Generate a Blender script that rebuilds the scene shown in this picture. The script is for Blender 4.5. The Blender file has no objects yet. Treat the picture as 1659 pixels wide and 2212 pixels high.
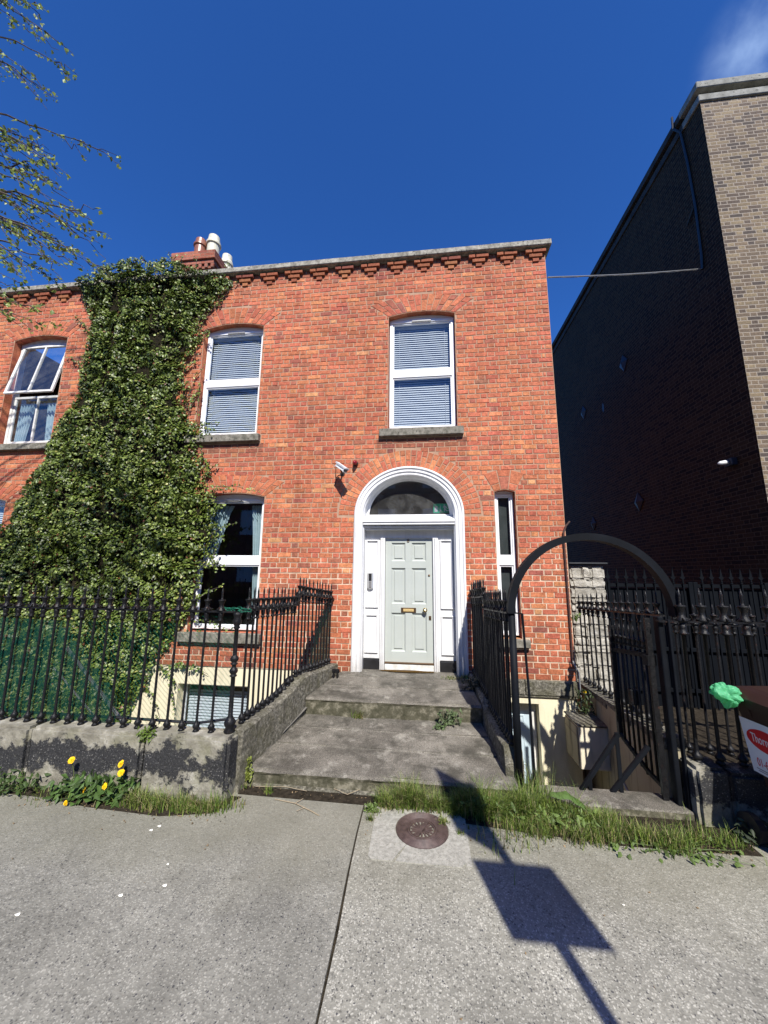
import bpy, bmesh, math, random
import numpy as np
from mathutils import Vector, Matrix, geometry, noise
R = math.radians
random.seed(7)
rng = np.random.default_rng(7)
S = bpy.context.scene
COL = S.collection

# ------------------------------------------------------------------ camera
cam = bpy.data.objects.new('camera', bpy.data.cameras.new('camera'))
COL.objects.link(cam)
cd = cam.data
cd.sensor_fit = 'VERTICAL'; cd.sensor_height = 24.0
cd.lens = 24.0 * 780.0 / 2212.0
cd.clip_start = 0.05; cd.clip_end = 1000
yaw, pit, rol = R(6.6), R(9.5), R(0.52)
r_ = Vector((math.cos(yaw), math.sin(yaw), 0))
f_ = Vector((-math.sin(yaw) * math.cos(pit), math.cos(yaw) * math.cos(pit), math.sin(pit)))
u_ = r_.cross(f_)
rr = r_ * math.cos(rol) + u_ * math.sin(rol)
uu = -r_ * math.sin(rol) + u_ * math.cos(rol)
M = Matrix((rr, uu, -f_)).transposed().to_4x4()
M.translation = Vector((0, -5.75, 2.0))
cam.matrix_world = M
S.camera = cam

# ------------------------------------------------------------------ light
SUNV = Vector((0.285, -1.0, 1.12)).normalized()      # towards the sun
w = bpy.data.worlds.new('World'); S.world = w; w.use_nodes = True
wn = w.node_tree.nodes; wl = w.node_tree.links
bg = wn['Background']
sky = wn.new('ShaderNodeTexSky'); sky.sky_type = 'NISHITA'; sky.sun_disc = False
sky.sun_elevation = math.asin(SUNV.z)
sky.sun_rotation = math.atan2(SUNV.x, SUNV.y)
sky.altitude = 1500; sky.air_density = 1.0; sky.dust_density = 0.0; sky.ozone_density = 3.5
tint = wn.new('ShaderNodeMix'); tint.data_type = 'RGBA'; tint.blend_type = 'MULTIPLY'; tint.inputs[0].default_value = 1.0
tint.inputs[7].default_value = (0.38, 0.92, 1.72, 1)      # deep spring sky, polarised away from the sun
wl.new(sky.outputs[0], tint.inputs[6])
# one thin wisp of cloud high on the right
wtc = wn.new('ShaderNodeTexCoord'); wmp = wn.new('ShaderNodeMapping'); wmp.inputs['Scale'].default_value = (5, 5, 1.6)
wnz = wn.new('ShaderNodeTexNoise'); wnz.inputs['Scale'].default_value = 4.0; wnz.inputs['Detail'].default_value = 6
wl.new(wtc.outputs['Generated'], wmp.inputs[0]); wl.new(wmp.outputs[0], wnz.inputs[0])
dot = wn.new('ShaderNodeVectorMath'); dot.operation = 'DOT_PRODUCT'; dot.inputs[1].default_value = (0.4827, 0.4589, 0.7460)
wl.new(wtc.outputs['Generated'], dot.inputs[0])
mr = wn.new('ShaderNodeMapRange'); mr.inputs['From Min'].default_value = 0.9960; mr.inputs['From Max'].default_value = 1.0035
wl.new(dot.outputs['Value'], mr.inputs[0])
mr.interpolation_type = 'SMOOTHERSTEP'
nr = wn.new('ShaderNodeMapRange'); nr.inputs['From Min'].default_value = 0.36; nr.inputs['From Max'].default_value = 0.8; wl.new(wnz.outputs[0], nr.inputs[0])
mm_ = wn.new('ShaderNodeMath'); mm_.operation = 'MULTIPLY'; wl.new(mr.outputs[0], mm_.inputs[0]); wl.new(nr.outputs[0], mm_.inputs[1])
cl = wn.new('ShaderNodeMix'); cl.data_type = 'RGBA'; cl.inputs[7].default_value = (5.0, 7.0, 10.5, 1)
wl.new(mm_.outputs[0], cl.inputs[0]); wl.new(tint.outputs[2], cl.inputs[6])
wl.new(cl.outputs[2], bg.inputs[0])
bg.inputs[1].default_value = 0.076
sl = bpy.data.lights.new('sun', 'SUN'); sl.energy = 5.0; sl.angle = R(0.53); sl.color = (1.0, 0.955, 0.88)
so = bpy.data.objects.new('sun', sl); COL.objects.link(so)
so.rotation_euler = (-SUNV).to_track_quat('-Z', 'Y').to_euler()
so.location = (6, -20, 18)
S.view_settings.view_transform = 'Standard'; S.view_settings.look = 'None'
S.view_settings.gamma = 1; S.view_settings.exposure = 0.60

# ------------------------------------------------------------------ helpers: objects
def tag(o, label=None, cat=None, group=None, kind=None):
    if label: o['label'] = label
    if cat: o['category'] = cat
    if group: o['group'] = group
    if kind: o['kind'] = kind
    return o

def empty(name, loc, label, cat, group=None):
    o = bpy.data.objects.new(name, None); COL.objects.link(o)
    o.location = loc; o.empty_display_size = 0.1
    return tag(o, label, cat, group)

def link(name, me, m, parent=None, smooth=False):
    o = bpy.data.objects.new(name, me); COL.objects.link(o)
    if m is not None:
        for mm in (m if isinstance(m, (list, tuple)) else [m]): me.materials.append(mm)
    if smooth:
        me.polygons.foreach_set('use_smooth', [True] * len(me.polygons))
    if parent is not None:
        o.parent = parent
        # geometry is given in world coordinates: undo the parents' offset
        off = Vector((0, 0, 0)); p = parent
        while p is not None: off += p.location; p = p.parent
        o.location = -off
    return o

class MB:
    def __init__(s): s.v = []; s.f = []; s.mi = []; s.c = []
    def add(s, vs, fs, mi=0, col=None):
        n = len(s.v); s.v += [tuple(v) for v in vs]; s.f += [tuple(i + n for i in f) for f in fs]
        s.mi += [mi] * len(fs)
        s.c += [col or (1, 1, 1)] * len(vs)
        return s
    def box(s, x0, x1, y0, y1, z0, z1, mi=0, b=0.0, col=None):
        if b <= 0:
            vs = [(x, y, z) for x in (x0, x1) for y in (y0, y1) for z in (z0, z1)]
            fs = [(0, 1, 3, 2), (4, 6, 7, 5), (0, 4, 5, 1), (2, 3, 7, 6), (0, 2, 6, 4), (1, 5, 7, 3)]
            return s.add(vs, fs, mi, col)
        bm = bmesh.new(); bmesh.ops.create_cube(bm, size=1)
        for v in bm.verts:
            v.co = ((x0 + x1) / 2 + v.co.x * (x1 - x0), (y0 + y1) / 2 + v.co.y * (y1 - y0), (z0 + z1) / 2 + v.co.z * (z1 - z0))
        bmesh.ops.bevel(bm, geom=bm.edges[:], offset=b, segments=1, affect='EDGES')
        return s.bm(bm, mi, col)
    def bm(s, bm, mi=0, col=None):
        bm.verts.index_update()
        s.add([v.co[:] for v in bm.verts], [[v.index for v in f.verts] for f in bm.faces], mi, col); bm.free(); return s
    def lathe(s, prof, c=(0, 0, 0), n=10, mi=0, axis='z'):
        vs = []; fs = []
        for (r, z) in prof:
            for k in range(n):
                a = 2 * math.pi * k / n
                p = (r * math.cos(a), r * math.sin(a), z)
                if axis == 'y': p = (p[0], p[2], p[1])
                vs.append((c[0] + p[0], c[1] + p[1], c[2] + p[2]))
        for i in range(len(prof) - 1):
            for k in range(n):
                fs.append((i * n + k, i * n + (k + 1) % n, (i + 1) * n + (k + 1) % n, (i + 1) * n + k))
        fs.append(tuple(range(n))[::-1]); fs.append(tuple((len(prof) - 1) * n + k for k in range(n)))
        return s.add(vs, fs, mi)
    def tube(s, pts, r, n=6, mi=0, col=None):
        pts = [Vector(p) for p in pts]; rs = r if isinstance(r, (list, tuple)) else [r] * len(pts)
        vs = []; fs = []
        t0 = (pts[1] - pts[0]).normalized()
        ref = Vector((0, 0, 1)) if abs(t0.z) < 0.9 else Vector((1, 0, 0))
        a = t0.cross(ref).normalized()
        for i, p in enumerate(pts):
            t = (pts[min(i + 1, len(pts) - 1)] - pts[max(i - 1, 0)]).normalized()
            a = (a - t * a.dot(t)).normalized(); b = t.cross(a)
            for k in range(n):
                q = 2 * math.pi * k / n
                vs.append(p + (a * math.cos(q) + b * math.sin(q)) * rs[i])
        for i in range(len(pts) - 1):
            for k in range(n):
                fs.append((i * n + k, i * n + (k + 1) % n, (i + 1) * n + (k + 1) % n, (i + 1) * n + k))
        fs.append(tuple(range(n))[::-1]); fs.append(tuple((len(pts) - 1) * n + k for k in range(n)))
        return s.add(vs, fs, mi, col)
    def prism(s, poly, y0, y1, mi=0):
        """polygon in XZ extruded along Y"""
        n = len(poly); vs = [(x, y0, z) for x, z in poly] + [(x, y1, z) for x, z in poly]
        fs = [(i, (i + 1) % n, n + (i + 1) % n, n + i) for i in range(n)]
        s.add(vs, fs, mi)
        tri = geometry.tessellate_polygon([[Vector((x, z, 0)) for x, z in poly]])
        s.add(vs, [tuple(t) for t in tri] + [tuple(n + i for i in t[::-1]) for t in tri], mi)
        return s
    def bar(s, a, b, wx, wz, mi=0):
        """rectangular bar from a to b, wx across, wz high"""
        a = Vector(a); b = Vector(b); t = (b - a).normalized()
        up = Vector((0, 0, 1)) if abs(t.z) < 0.95 else Vector((0, 1, 0))
        x = t.cross(up).normalized(); u = x.cross(t)
        vs = []
        for p in (a, b):
            for sx, su in ((-1, -1), (1, -1), (1, 1), (-1, 1)):
                vs.append(p + x * sx * wx / 2 + u * su * wz / 2)
        return s.add(vs, [(0, 1, 2, 3)[::-1], (4, 5, 6, 7), (0, 1, 5, 4), (1, 2, 6, 5), (2, 3, 7, 6), (3, 0, 4, 7)], mi)
    def mesh(s, name, color=False):
        me = bpy.data.meshes.new(name); me.from_pydata(s.v, [], s.f)
        if any(s.mi): me.polygons.foreach_set('material_index', s.mi)
        if color:
            at = me.color_attributes.new('col', 'FLOAT_COLOR', 'POINT')
            a = np.ones((len(s.v), 4), np.float32); a[:, :3] = np.array(s.c, np.float32); at.data.foreach_set('color', a.ravel())
        me.update(); return me
    def build(s, name, m, parent=None, color=False, smooth=False, fix=True):
        me = s.mesh(name, color)
        if fix and len(s.f) < 20000:
            b = bmesh.new(); b.from_mesh(me); bmesh.ops.recalc_face_normals(b, faces=b.faces); b.to_mesh(me); b.free()
        return link(name, me, m, parent, smooth)

def dup(o, parent=None):
    c = o.copy(); COL.objects.link(c)
    if parent is not None: c.parent = parent
    for ch in list(o.children): dup(ch, c)
    return c

# ------------------------------------------------------------------ helpers: materials
class NT:
    def __init__(s, name):
        s.m = bpy.data.materials.new(name); s.m.use_nodes = True
        s.n = s.m.node_tree.nodes; s.l = s.m.node_tree.links; s.b = s.n['Principled BSDF']
    def node(s, t, **k):
        x = s.n.new(t)
        for a, v in k.items(): setattr(x, a, v)
        return x
    def lk(s, a, b): s.l.new(a, b)
    def coord(s, scale=(1, 1, 1), kind='Object'):
        t = s.node('ShaderNodeTexCoord'); mp = s.node('ShaderNodeMapping')
        mp.inputs['Scale'].default_value = scale; s.lk(t.outputs[kind], mp.inputs[0]); return mp.outputs[0]
    def noise(s, scale, detail=4, vec=None, rough=0.6, dist=0.0):
        x = s.node('ShaderNodeTexNoise'); x.inputs['Scale'].default_value = scale; x.inputs['Detail'].default_value = detail
        x.inputs['Roughness'].default_value = rough; x.inputs['Distortion'].default_value = dist
        s.lk(vec if vec is not None else s.coord(), x.inputs['Vector']); return x.outputs[0]
    def ramp(s, fac, stops, interp='LINEAR'):
        x = s.node('ShaderNodeValToRGB'); x.color_ramp.interpolation = interp
        e = x.color_ramp.elements
        while len(e) < len(stops): e.new(0.5)
        for i, (p, c) in enumerate(stops):
            e[i].position = p; e[i].color = (*c, 1) if isinstance(c, (tuple, list)) else (c, c, c, 1)
        s.lk(fac, x.inputs[0]); return x.outputs[0]
    def mix(s, fac, a, b, mode='MIX'):
        x = s.node('ShaderNodeMix', data_type='RGBA', blend_type=mode)
        for sock, v in ((x.inputs[0], fac), (x.inputs[6], a), (x.inputs[7], b)):
            if isinstance(v, (int, float)): sock.default_value = v
            elif isinstance(v, tuple): sock.default_value = (*v, 1)
            else: s.lk(v, sock)
        return x.outputs[2]
    def math(s, op, a, b=None, c=None):
        x = s.node('ShaderNodeMath', operation=op)
        for i, v in enumerate((a, b, c)):
            if v is None: continue
            if isinstance(v, (int, float)): x.inputs[i].default_value = v
            else: s.lk(v, x.inputs[i])
        return x.outputs[0]
    def col(s, c):
        if isinstance(c, tuple): s.b.inputs['Base Color'].default_value = (*c, 1)
        else: s.lk(c, s.b.inputs['Base Color'])
        return s
    def bump(s, h, strength=0.5, dist=0.01):
        x = s.node('ShaderNodeBump'); x.inputs['Strength'].default_value = strength; x.inputs['Distance'].default_value = dist
        s.lk(h, x.inputs['Height']); s.lk(x.outputs[0], s.b.inputs['Normal']); return s
    def set(s, rough=0.8, spec=0.4, metal=0.0):
        s.b.inputs['Roughness'].default_value = rough; s.b.inputs['Specular IOR Level'].default_value = spec
        s.b.inputs['Metallic'].default_value = metal; return s

def mottled(name, c1, c2, scale=8, rough=0.85, spec=0.3, bump=0.3, bdist=0.004, c3=None, s3=40, lo=0.35, hi=0.65, metal=0.0, lo3=0.6, hi3=0.66):
    t = NT(name).set(rough, spec, metal)
    n = t.noise(scale, 6)
    c = t.ramp(n, [(lo, c1), (hi, c2)])
    if c3 is not None:
        c = t.mix(t.ramp(t.noise(s3, 5), [(lo3, 0.0), (hi3, 1.0)]), c, c3)
    t.col(c)
    if bump: t.bump(t.noise(scale * 6, 5), bump, bdist)
    return t.m

def attrmat(name, rough=0.8, spec=0.3, trans=0.0, nscale=60, namt=0.25, bump=0.0, grime=None):
    t = NT(name).set(rough, spec)
    a = t.node('ShaderNodeAttribute', attribute_name='col')
    n = t.noise(nscale, 4)
    c = t.mix(1.0, a.outputs[0], t.ramp(n, [(0.3, 1 - namt), (0.7, 1 + namt)]), 'MULTIPLY')
    if grime: c = grime(t, c)
    t.col(c)
    if bump: t.bump(n, bump, 0.004)
    if trans:
        tr = t.node('ShaderNodeBsdfTranslucent'); t.lk(c, tr.inputs[0])
        mx = t.node('ShaderNodeMixShader'); mx.inputs[0].default_value = trans
        t.lk(t.b.outputs[0], mx.inputs[1]); t.lk(tr.outputs[0], mx.inputs[2])
        t.lk(mx.outputs[0], t.n['Material Output'].inputs[0])
    return t.m

def flemish(name, cols, mortar, course=0.0827, unit=0.345, mw=0.010, hx='X', bumps=0.6, rough=0.85):
    """procedural Flemish bond on a wall; hx = the horizontal axis of the wall"""
    t = NT(name).set(rough, 0.2)
    tc = t.node('ShaderNodeTexCoord'); sp = t.node('ShaderNodeSeparateXYZ'); t.lk(tc.outputs['Object'], sp.inputs[0])
    wob = t.noise(9, 3); wob2 = t.noise(7, 3, vec=t.coord((1.3, 1.3, 1.3)))
    hor = sp.outputs['X'] if hx == 'X' else sp.outputs['Y']
    z = t.math('ADD', sp.outputs['Z'], t.math('MULTIPLY', t.math('SUBTRACT', wob, 0.5), 0.012))
    x = t.math('ADD', hor, t.math('MULTIPLY', t.math('SUBTRACT', wob2, 0.5), 0.02))
    zi = t.math('DIVIDE', z, course); row = t.math('FLOOR', zi); zf = t.math('FRACT', zi)
    xs = t.math('ADD', t.math('DIVIDE', x, unit), t.math('MULTIPLY', t.math('FRACT', t.math('MULTIPLY', row, 0.5)), 1.0))
    cell = t.math('FLOOR', xs); xf = t.math('FRACT', xs)
    hd = t.math('GREATER_THAN', xf, 0.667)
    dz = t.math('MULTIPLY', t.math('MINIMUM', zf, t.math('SUBTRACT', 1.0, zf)), course)
    d1 = t.math('MINIMUM', xf, t.math('ABSOLUTE', t.math('SUBTRACT', xf, 0.667)))
    dx = t.math('MULTIPLY', t.math('MINIMUM', d1, t.math('SUBTRACT', 1.0, xf)), unit)
    d = t.math('MINIMUM', dz, dx)
    mask = t.ramp(t.math('ADD', d, t.math('MULTIPLY', t.math('SUBTRACT', t.noise(60, 3), 0.5), 0.004)), [(mw * 0.42, 0.0), (mw * 0.75, 1.0)])
    cv = t.node('ShaderNodeCombineXYZ'); t.lk(t.math('ADD', cell, t.math('MULTIPLY', hd, 0.37)), cv.inputs[0]); t.lk(row, cv.inputs[1])
    wn_ = t.node('ShaderNodeTexWhiteNoise', noise_dimensions='3D'); t.lk(cv.outputs[0], wn_.inputs[0])
    k = len(cols); bc = t.ramp(wn_.outputs[0], [(i / k, c) for i, c in enumerate(cols)], 'CONSTANT')
    bc = t.mix(1.0, bc, t.ramp(t.noise(35, 5), [(0.3, 0.7), (0.7, 1.3)]), 'MULTIPLY')
    bc = t.mix(1.0, bc, t.ramp(t.noise(0.7, 4), [(0.3, 0.75), (0.7, 1.15)]), 'MULTIPLY')
    t.col(t.mix(mask, mortar, bc))
    t.bump(t.math('ADD', mask, t.math('MULTIPLY', t.noise(90, 4), 0.35)), bumps, 0.008)
    return t.m

# ---- materials
def brick_grime(t, c):
    sp = t.node('ShaderNodeSeparateXYZ'); t.lk(t.coord(), sp.inputs[0])
    n = t.noise(1.1, 5)
    low = t.ramp(t.math('ADD', sp.outputs[2], t.math('MULTIPLY', n, 0.8)), [(0.0, 0.0), (1.0, 1.0)])
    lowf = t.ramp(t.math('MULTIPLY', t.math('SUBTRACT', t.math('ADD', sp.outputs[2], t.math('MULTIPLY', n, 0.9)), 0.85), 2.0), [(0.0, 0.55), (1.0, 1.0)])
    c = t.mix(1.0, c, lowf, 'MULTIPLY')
    c = t.mix(1.0, c, t.ramp(t.noise(0.6, 5), [(0.35, 0.82), (0.62, 1.08)]), 'MULTIPLY')
    c = t.mix(1.0, c, t.ramp(t.noise(1.0, 6, vec=t.coord((4.5, 4.5, 0.55))), [(0.30, 0.72), (0.48, 1.0)]), 'MULTIPLY')
    # soot below the sills, darker band under the coping
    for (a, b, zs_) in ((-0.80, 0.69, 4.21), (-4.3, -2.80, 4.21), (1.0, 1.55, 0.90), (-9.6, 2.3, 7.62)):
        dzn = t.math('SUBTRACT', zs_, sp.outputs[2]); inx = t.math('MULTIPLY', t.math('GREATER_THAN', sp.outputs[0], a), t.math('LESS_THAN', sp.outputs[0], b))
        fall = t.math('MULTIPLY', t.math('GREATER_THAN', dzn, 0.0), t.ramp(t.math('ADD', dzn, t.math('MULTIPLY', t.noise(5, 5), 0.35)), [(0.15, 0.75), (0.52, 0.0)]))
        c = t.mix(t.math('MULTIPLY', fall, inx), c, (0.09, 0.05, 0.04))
    return t.mix(1.0, c, t.ramp(t.noise(14, 6), [(0.3, 0.74), (0.68, 1.18)]), 'MULTIPLY')
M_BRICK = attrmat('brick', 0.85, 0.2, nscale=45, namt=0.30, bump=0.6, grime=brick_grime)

def mortar_mat():
    t = NT('mortar').set(0.9, 0.15)
    sp = t.node('ShaderNodeSeparateXYZ'); t.lk(t.coord(), sp.inputs[0])
    n = t.noise(1.2, 3)
    f = t.ramp(t.math('ADD', t.math('MULTIPLY', t.math('SUBTRACT', 2.75, sp.outputs[2]), 0.8), t.math('MULTIPLY', t.math('SUBTRACT', n, 0.5), 2.0)), [(0.0, 0.0), (0.7, 1.0)])
    old = t.ramp(t.noise(5, 5), [(0.3, (0.32, 0.19, 0.125)), (0.7, (0.44, 0.29, 0.20))])
    new = t.ramp(t.noise(7, 6, rough=0.7), [(0.32, (0.36, 0.24, 0.165)), (0.5, (0.52, 0.39, 0.28)), (0.68, (0.70, 0.57, 0.44))])
    t.col(t.mix(f, old, new)); t.bump(t.noise(120, 4), 0.6, 0.004)
    return t.m
M_MORTAR = mortar_mat()
RED = [(0.40, 0.098, 0.045), (0.46, 0.13, 0.058), (0.36, 0.085, 0.045), (0.54, 0.19, 0.08), (0.27, 0.085, 0.062), (0.43, 0.115, 0.05)]
M_REDP = flemish('red_brick_side', RED, (0.36, 0.26, 0.19), hx='Y')
M_REDX = flemish('red_brick_chimney', [(0.30, 0.09, 0.055), (0.36, 0.12, 0.07), (0.26, 0.08, 0.055), (0.33, 0.12, 0.08)], (0.25, 0.16, 0.11), hx='X')
STOCK = [(0.145, 0.108, 0.075), (0.19, 0.145, 0.09), (0.10, 0.075, 0.057), (0.165, 0.122, 0.08), (0.22, 0.17, 0.105), (0.075, 0.06, 0.05), (0.13, 0.098, 0.068)]
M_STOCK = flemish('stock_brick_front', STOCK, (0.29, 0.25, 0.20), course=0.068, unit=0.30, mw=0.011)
M_STOCK_SHADED = flemish('stock_brick_shaded', [(0.024, 0.013, 0.006), (0.034, 0.019, 0.008), (0.016, 0.009, 0.005), (0.040, 0.023, 0.010)], (0.085, 0.060, 0.034), course=0.068, unit=0.30, mw=0.010, hx='Y')  # side copy of the stock brick, with its shade put into the colours
M_COPING = mottled('coping_granite', (0.16, 0.15, 0.125), (0.40, 0.38, 0.32), 14, 0.9, 0.2, 0.6, 0.01, (0.05, 0.05, 0.04), 30)
M_SILL = mottled('sill_granite', (0.10, 0.095, 0.075), (0.27, 0.25, 0.21), 12, 0.9, 0.2, 0.6, 0.008, (0.04, 0.04, 0.03), 25)
def step_mat():
    t = NT('step_granite').set(0.85, 0.25)
    a = t.ramp(t.noise(2.2, 6), [(0.3, (0.070, 0.063, 0.052)), (0.7, (0.205, 0.188, 0.158))])
    s = t.ramp(t.noise(140, 2), [(0.35, 0.45), (0.65, 1.5)])
    c = t.mix(1.0, a, s, 'MULTIPLY')
    c = t.mix(t.ramp(t.noise(6, 8, rough=0.75), [(0.54, 0.0), (0.70, 0.7)]), c, (0.36, 0.34, 0.29))
    c = t.mix(t.ramp(t.noise(3.5, 8, rough=0.7), [(0.50, 0.0), (0.64, 0.75)]), c, (0.045, 0.042, 0.033))
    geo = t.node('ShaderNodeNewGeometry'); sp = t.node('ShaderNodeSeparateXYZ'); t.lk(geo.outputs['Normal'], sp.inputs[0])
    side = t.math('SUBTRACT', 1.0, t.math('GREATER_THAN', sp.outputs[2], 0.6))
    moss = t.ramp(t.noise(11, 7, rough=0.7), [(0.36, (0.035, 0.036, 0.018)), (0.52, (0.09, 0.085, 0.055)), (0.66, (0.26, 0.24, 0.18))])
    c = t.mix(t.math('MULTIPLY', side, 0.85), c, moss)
    t.col(c); t.bump(t.noise(60, 6), 0.6, 0.006); return t.m
M_STEP = step_mat()
def edge_mat():
    t = NT('curb_granite').set(0.9, 0.2)
    c = t.ramp(t.noise(26, 8, rough=0.8), [(0.36, (0.05, 0.045, 0.035)), (0.5, (0.16, 0.15, 0.12)), (0.66, (0.42, 0.39, 0.32))])
    c = t.mix(t.ramp(t.noise(4, 4), [(0.45, 0.0), (0.65, 0.6)]), c, (0.09, 0.085, 0.045))
    t.col(c); t.bump(t.noise(28, 8, rough=0.8), 1.0, 0.03); return t.m
M_CURB = edge_mat()
def plinth_mat():
    t = NT('plinth_granite').set(0.8, 0.35)
    g = t.ramp(t.noise(7, 8, rough=0.7), [(0.3, (0.12, 0.11, 0.085)), (0.55, (0.26, 0.245, 0.20)), (0.72, (0.50, 0.48, 0.42))])
    g = t.mix(t.ramp(t.noise(3, 4), [(0.5, 0.0), (0.7, 0.55)]), g, (0.14, 0.14, 0.06))
    sp = t.node('ShaderNodeSeparateXYZ'); t.lk(t.coord(), sp.inputs[0])
    mid = t.math('ABSOLUTE', t.math('SUBTRACT', sp.outputs[2], 0.28))
    m = t.math('SUBTRACT', t.math('ADD', t.noise(2.6, 9, rough=0.72), t.math('MULTIPLY', t.noise(28, 6), 0.16)), t.math('MULTIPLY', mid, 1.05))
    paint = t.ramp(t.noise(80, 4), [(0.3, (0.012, 0.012, 0.014)), (0.62, (0.035, 0.035, 0.036)), (0.70, (0.3, 0.29, 0.27))])
    f = t.ramp(m, [(0.435, 0.0), (0.475, 1.0)])
    t.col(t.mix(f, g, paint)); t.bump(t.math('ADD', t.noise(30, 7), t.math('MULTIPLY', f, 0.4)), 0.8, 0.012); return t.m
M_PLINTH = plinth_mat()
def render_mat(name, a, b, st, amt=0.5):
    t = NT(name).set(0.9, 0.2)
    c = t.ramp(t.noise(1.5, 5), [(0.3, a), (0.7, b)])
    v = t.coord((6, 6, 0.9)); c = t.mix(t.ramp(t.noise(1.4, 6, vec=v), [(0.5, 0.0), (0.72, amt)]), c, st)
    t.col(c); t.bump(t.noise(45, 4), 0.4, 0.005); return t.m
M_CREAM = render_mat('cream_render', (0.66, 0.60, 0.43), (0.74, 0.68, 0.50), (0.35, 0.31, 0.2), 0.35)
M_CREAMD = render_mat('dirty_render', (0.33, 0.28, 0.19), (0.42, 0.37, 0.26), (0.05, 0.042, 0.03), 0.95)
M_WHITE = mottled('white_paint', (0.66, 0.66, 0.665), (0.73, 0.73, 0.735), 3, 0.42, 0.5, 0.05, 0.002)
def grimy_white():
    t = NT('white_joinery').set(0.42, 0.45)
    c = t.ramp(t.noise(3, 5), [(0.3, (0.66, 0.66, 0.66)), (0.7, (0.73, 0.73, 0.73))])
    c = t.mix(1.0, c, t.ramp(t.noise(1.5, 7, vec=t.coord((9, 9, 0.8))), [(0.35, 0.88), (0.55, 1.0)]), 'MULTIPLY')
    sp = t.node('ShaderNodeSeparateXYZ'); t.lk(t.coord(), sp.inputs[0])
    low = t.ramp(t.math('SUBTRACT', t.math('ADD', sp.outputs[2], t.math('MULTIPLY', t.noise(9, 6), 0.6)), 0.75), [(0.0, 0.75), (0.35, 0.0)])
    c = t.mix(t.math('MULTIPLY', low, t.noise(25, 5)), c, (0.22, 0.19, 0.15))
    c = t.mix(t.ramp(t.noise(22, 6), [(0.68, 0.0), (0.74, 0.6)]), c, (0.42, 0.40, 0.36))
    t.col(c); t.bump(t.noise(1.2, 5, vec=t.coord((60, 60, 6))), 0.15, 0.002); return t.m
M_JOIN = grimy_white()
M_UPVC = NT('white_plastic').set(0.3, 0.5).col((0.8, 0.81, 0.82)).m
M_OLDW = mottled('old_white_paint', (0.55, 0.54, 0.50), (0.78, 0.77, 0.74), 10, 0.6, 0.4, 0.3, 0.003, (0.3, 0.28, 0.24), 45, lo3=0.66, hi3=0.7)
M_DOOR = mottled('door_paint', (0.40, 0.43, 0.40), (0.435, 0.465, 0.435), 2, 0.45, 0.45, 0.08, 0.001)
M_BDOOR = mottled('blue_door_paint', (0.42, 0.52, 0.58), (0.5, 0.6, 0.65), 3, 0.5, 0.4, 0)
def iron_mat():
    t = NT('black_iron').set(0.42, 0.25)
    c = t.ramp(t.noise(30, 5), [(0.3, (0.005, 0.005, 0.006)), (0.62, (0.010, 0.010, 0.011))])
    c = t.mix(t.ramp(t.noise(16, 6, rough=0.7), [(0.60, 0.0), (0.68, 0.9)]), c, (0.050, 0.020, 0.013))
    c = t.mix(t.ramp(t.noise(55, 4), [(0.755, 0.0), (0.78, 0.8)]), c, (0.25, 0.23, 0.20))
    t.col(c); t.lk(t.ramp(t.noise(24, 5), [(0.3, 0.22), (0.7, 0.6)]), t.b.inputs['Roughness'])
    t.bump(t.noise(60, 5), 0.9, 0.006); return t.m
M_IRON = iron_mat()
M_STEEL = mottled('black_steel', (0.004, 0.005, 0.007), (0.007, 0.0085, 0.012), 5, 0.6, 0.12, 0.25, 0.002, (0.05, 0.035, 0.028), 30, lo3=0.74, hi3=0.78)
M_PLASTICB = NT('black_plastic').set(0.4, 0.5).col((0.014, 0.014, 0.016)).m
M_BLACKP = mottled('black_paint', (0.010, 0.010, 0.011), (0.02, 0.02, 0.022), 8, 0.35, 0.5, 0.1, 0.001)
M_GATEG = mottled('gate_steel', (0.003, 0.004, 0.006), (0.005, 0.0065, 0.009), 2, 0.75, 0.08, 0.1, 0.001)
M_BRASS = NT('brass').set(0.28, 0.5, 1.0).col((0.42, 0.33, 0.17)).m
M_BRASSD = NT('dull_brass').set(0.45, 0.5, 1.0).col((0.19, 0.12, 0.07)).m
M_BRASSL = NT('bright_brass').set(0.4, 0.5, 0.4).col((0.80, 0.58, 0.25)).m
M_DARK = NT('dark_room').set(0.95, 0.1).col((0.014, 0.012, 0.011)).m
M_ROOM = mottled('room_wall', (0.06, 0.032, 0.022), (0.09, 0.05, 0.035), 1, 0.9, 0.1, 0)
M_BLIND = NT('blind_slats').set(0.5, 0.4).col((0.46, 0.50, 0.53)).m
M_CURT = mottled('curtain_cloth', (0.30, 0.40, 0.42), (0.38, 0.48, 0.50), 8, 0.9, 0.1, 0.2, 0.01)
M_GREYPL = NT('grey_plastic').set(0.4, 0.5).col((0.24, 0.24, 0.24)).m
M_SILVER = NT('silver').set(0.35, 0.5, 0.5).col((0.6, 0.6, 0.6)).m
M_RUSTP = mottled('rusty_pipe', (0.05, 0.028, 0.022), (0.09, 0.045, 0.035), 20, 0.7, 0.3, 0.3, 0.002)
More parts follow.
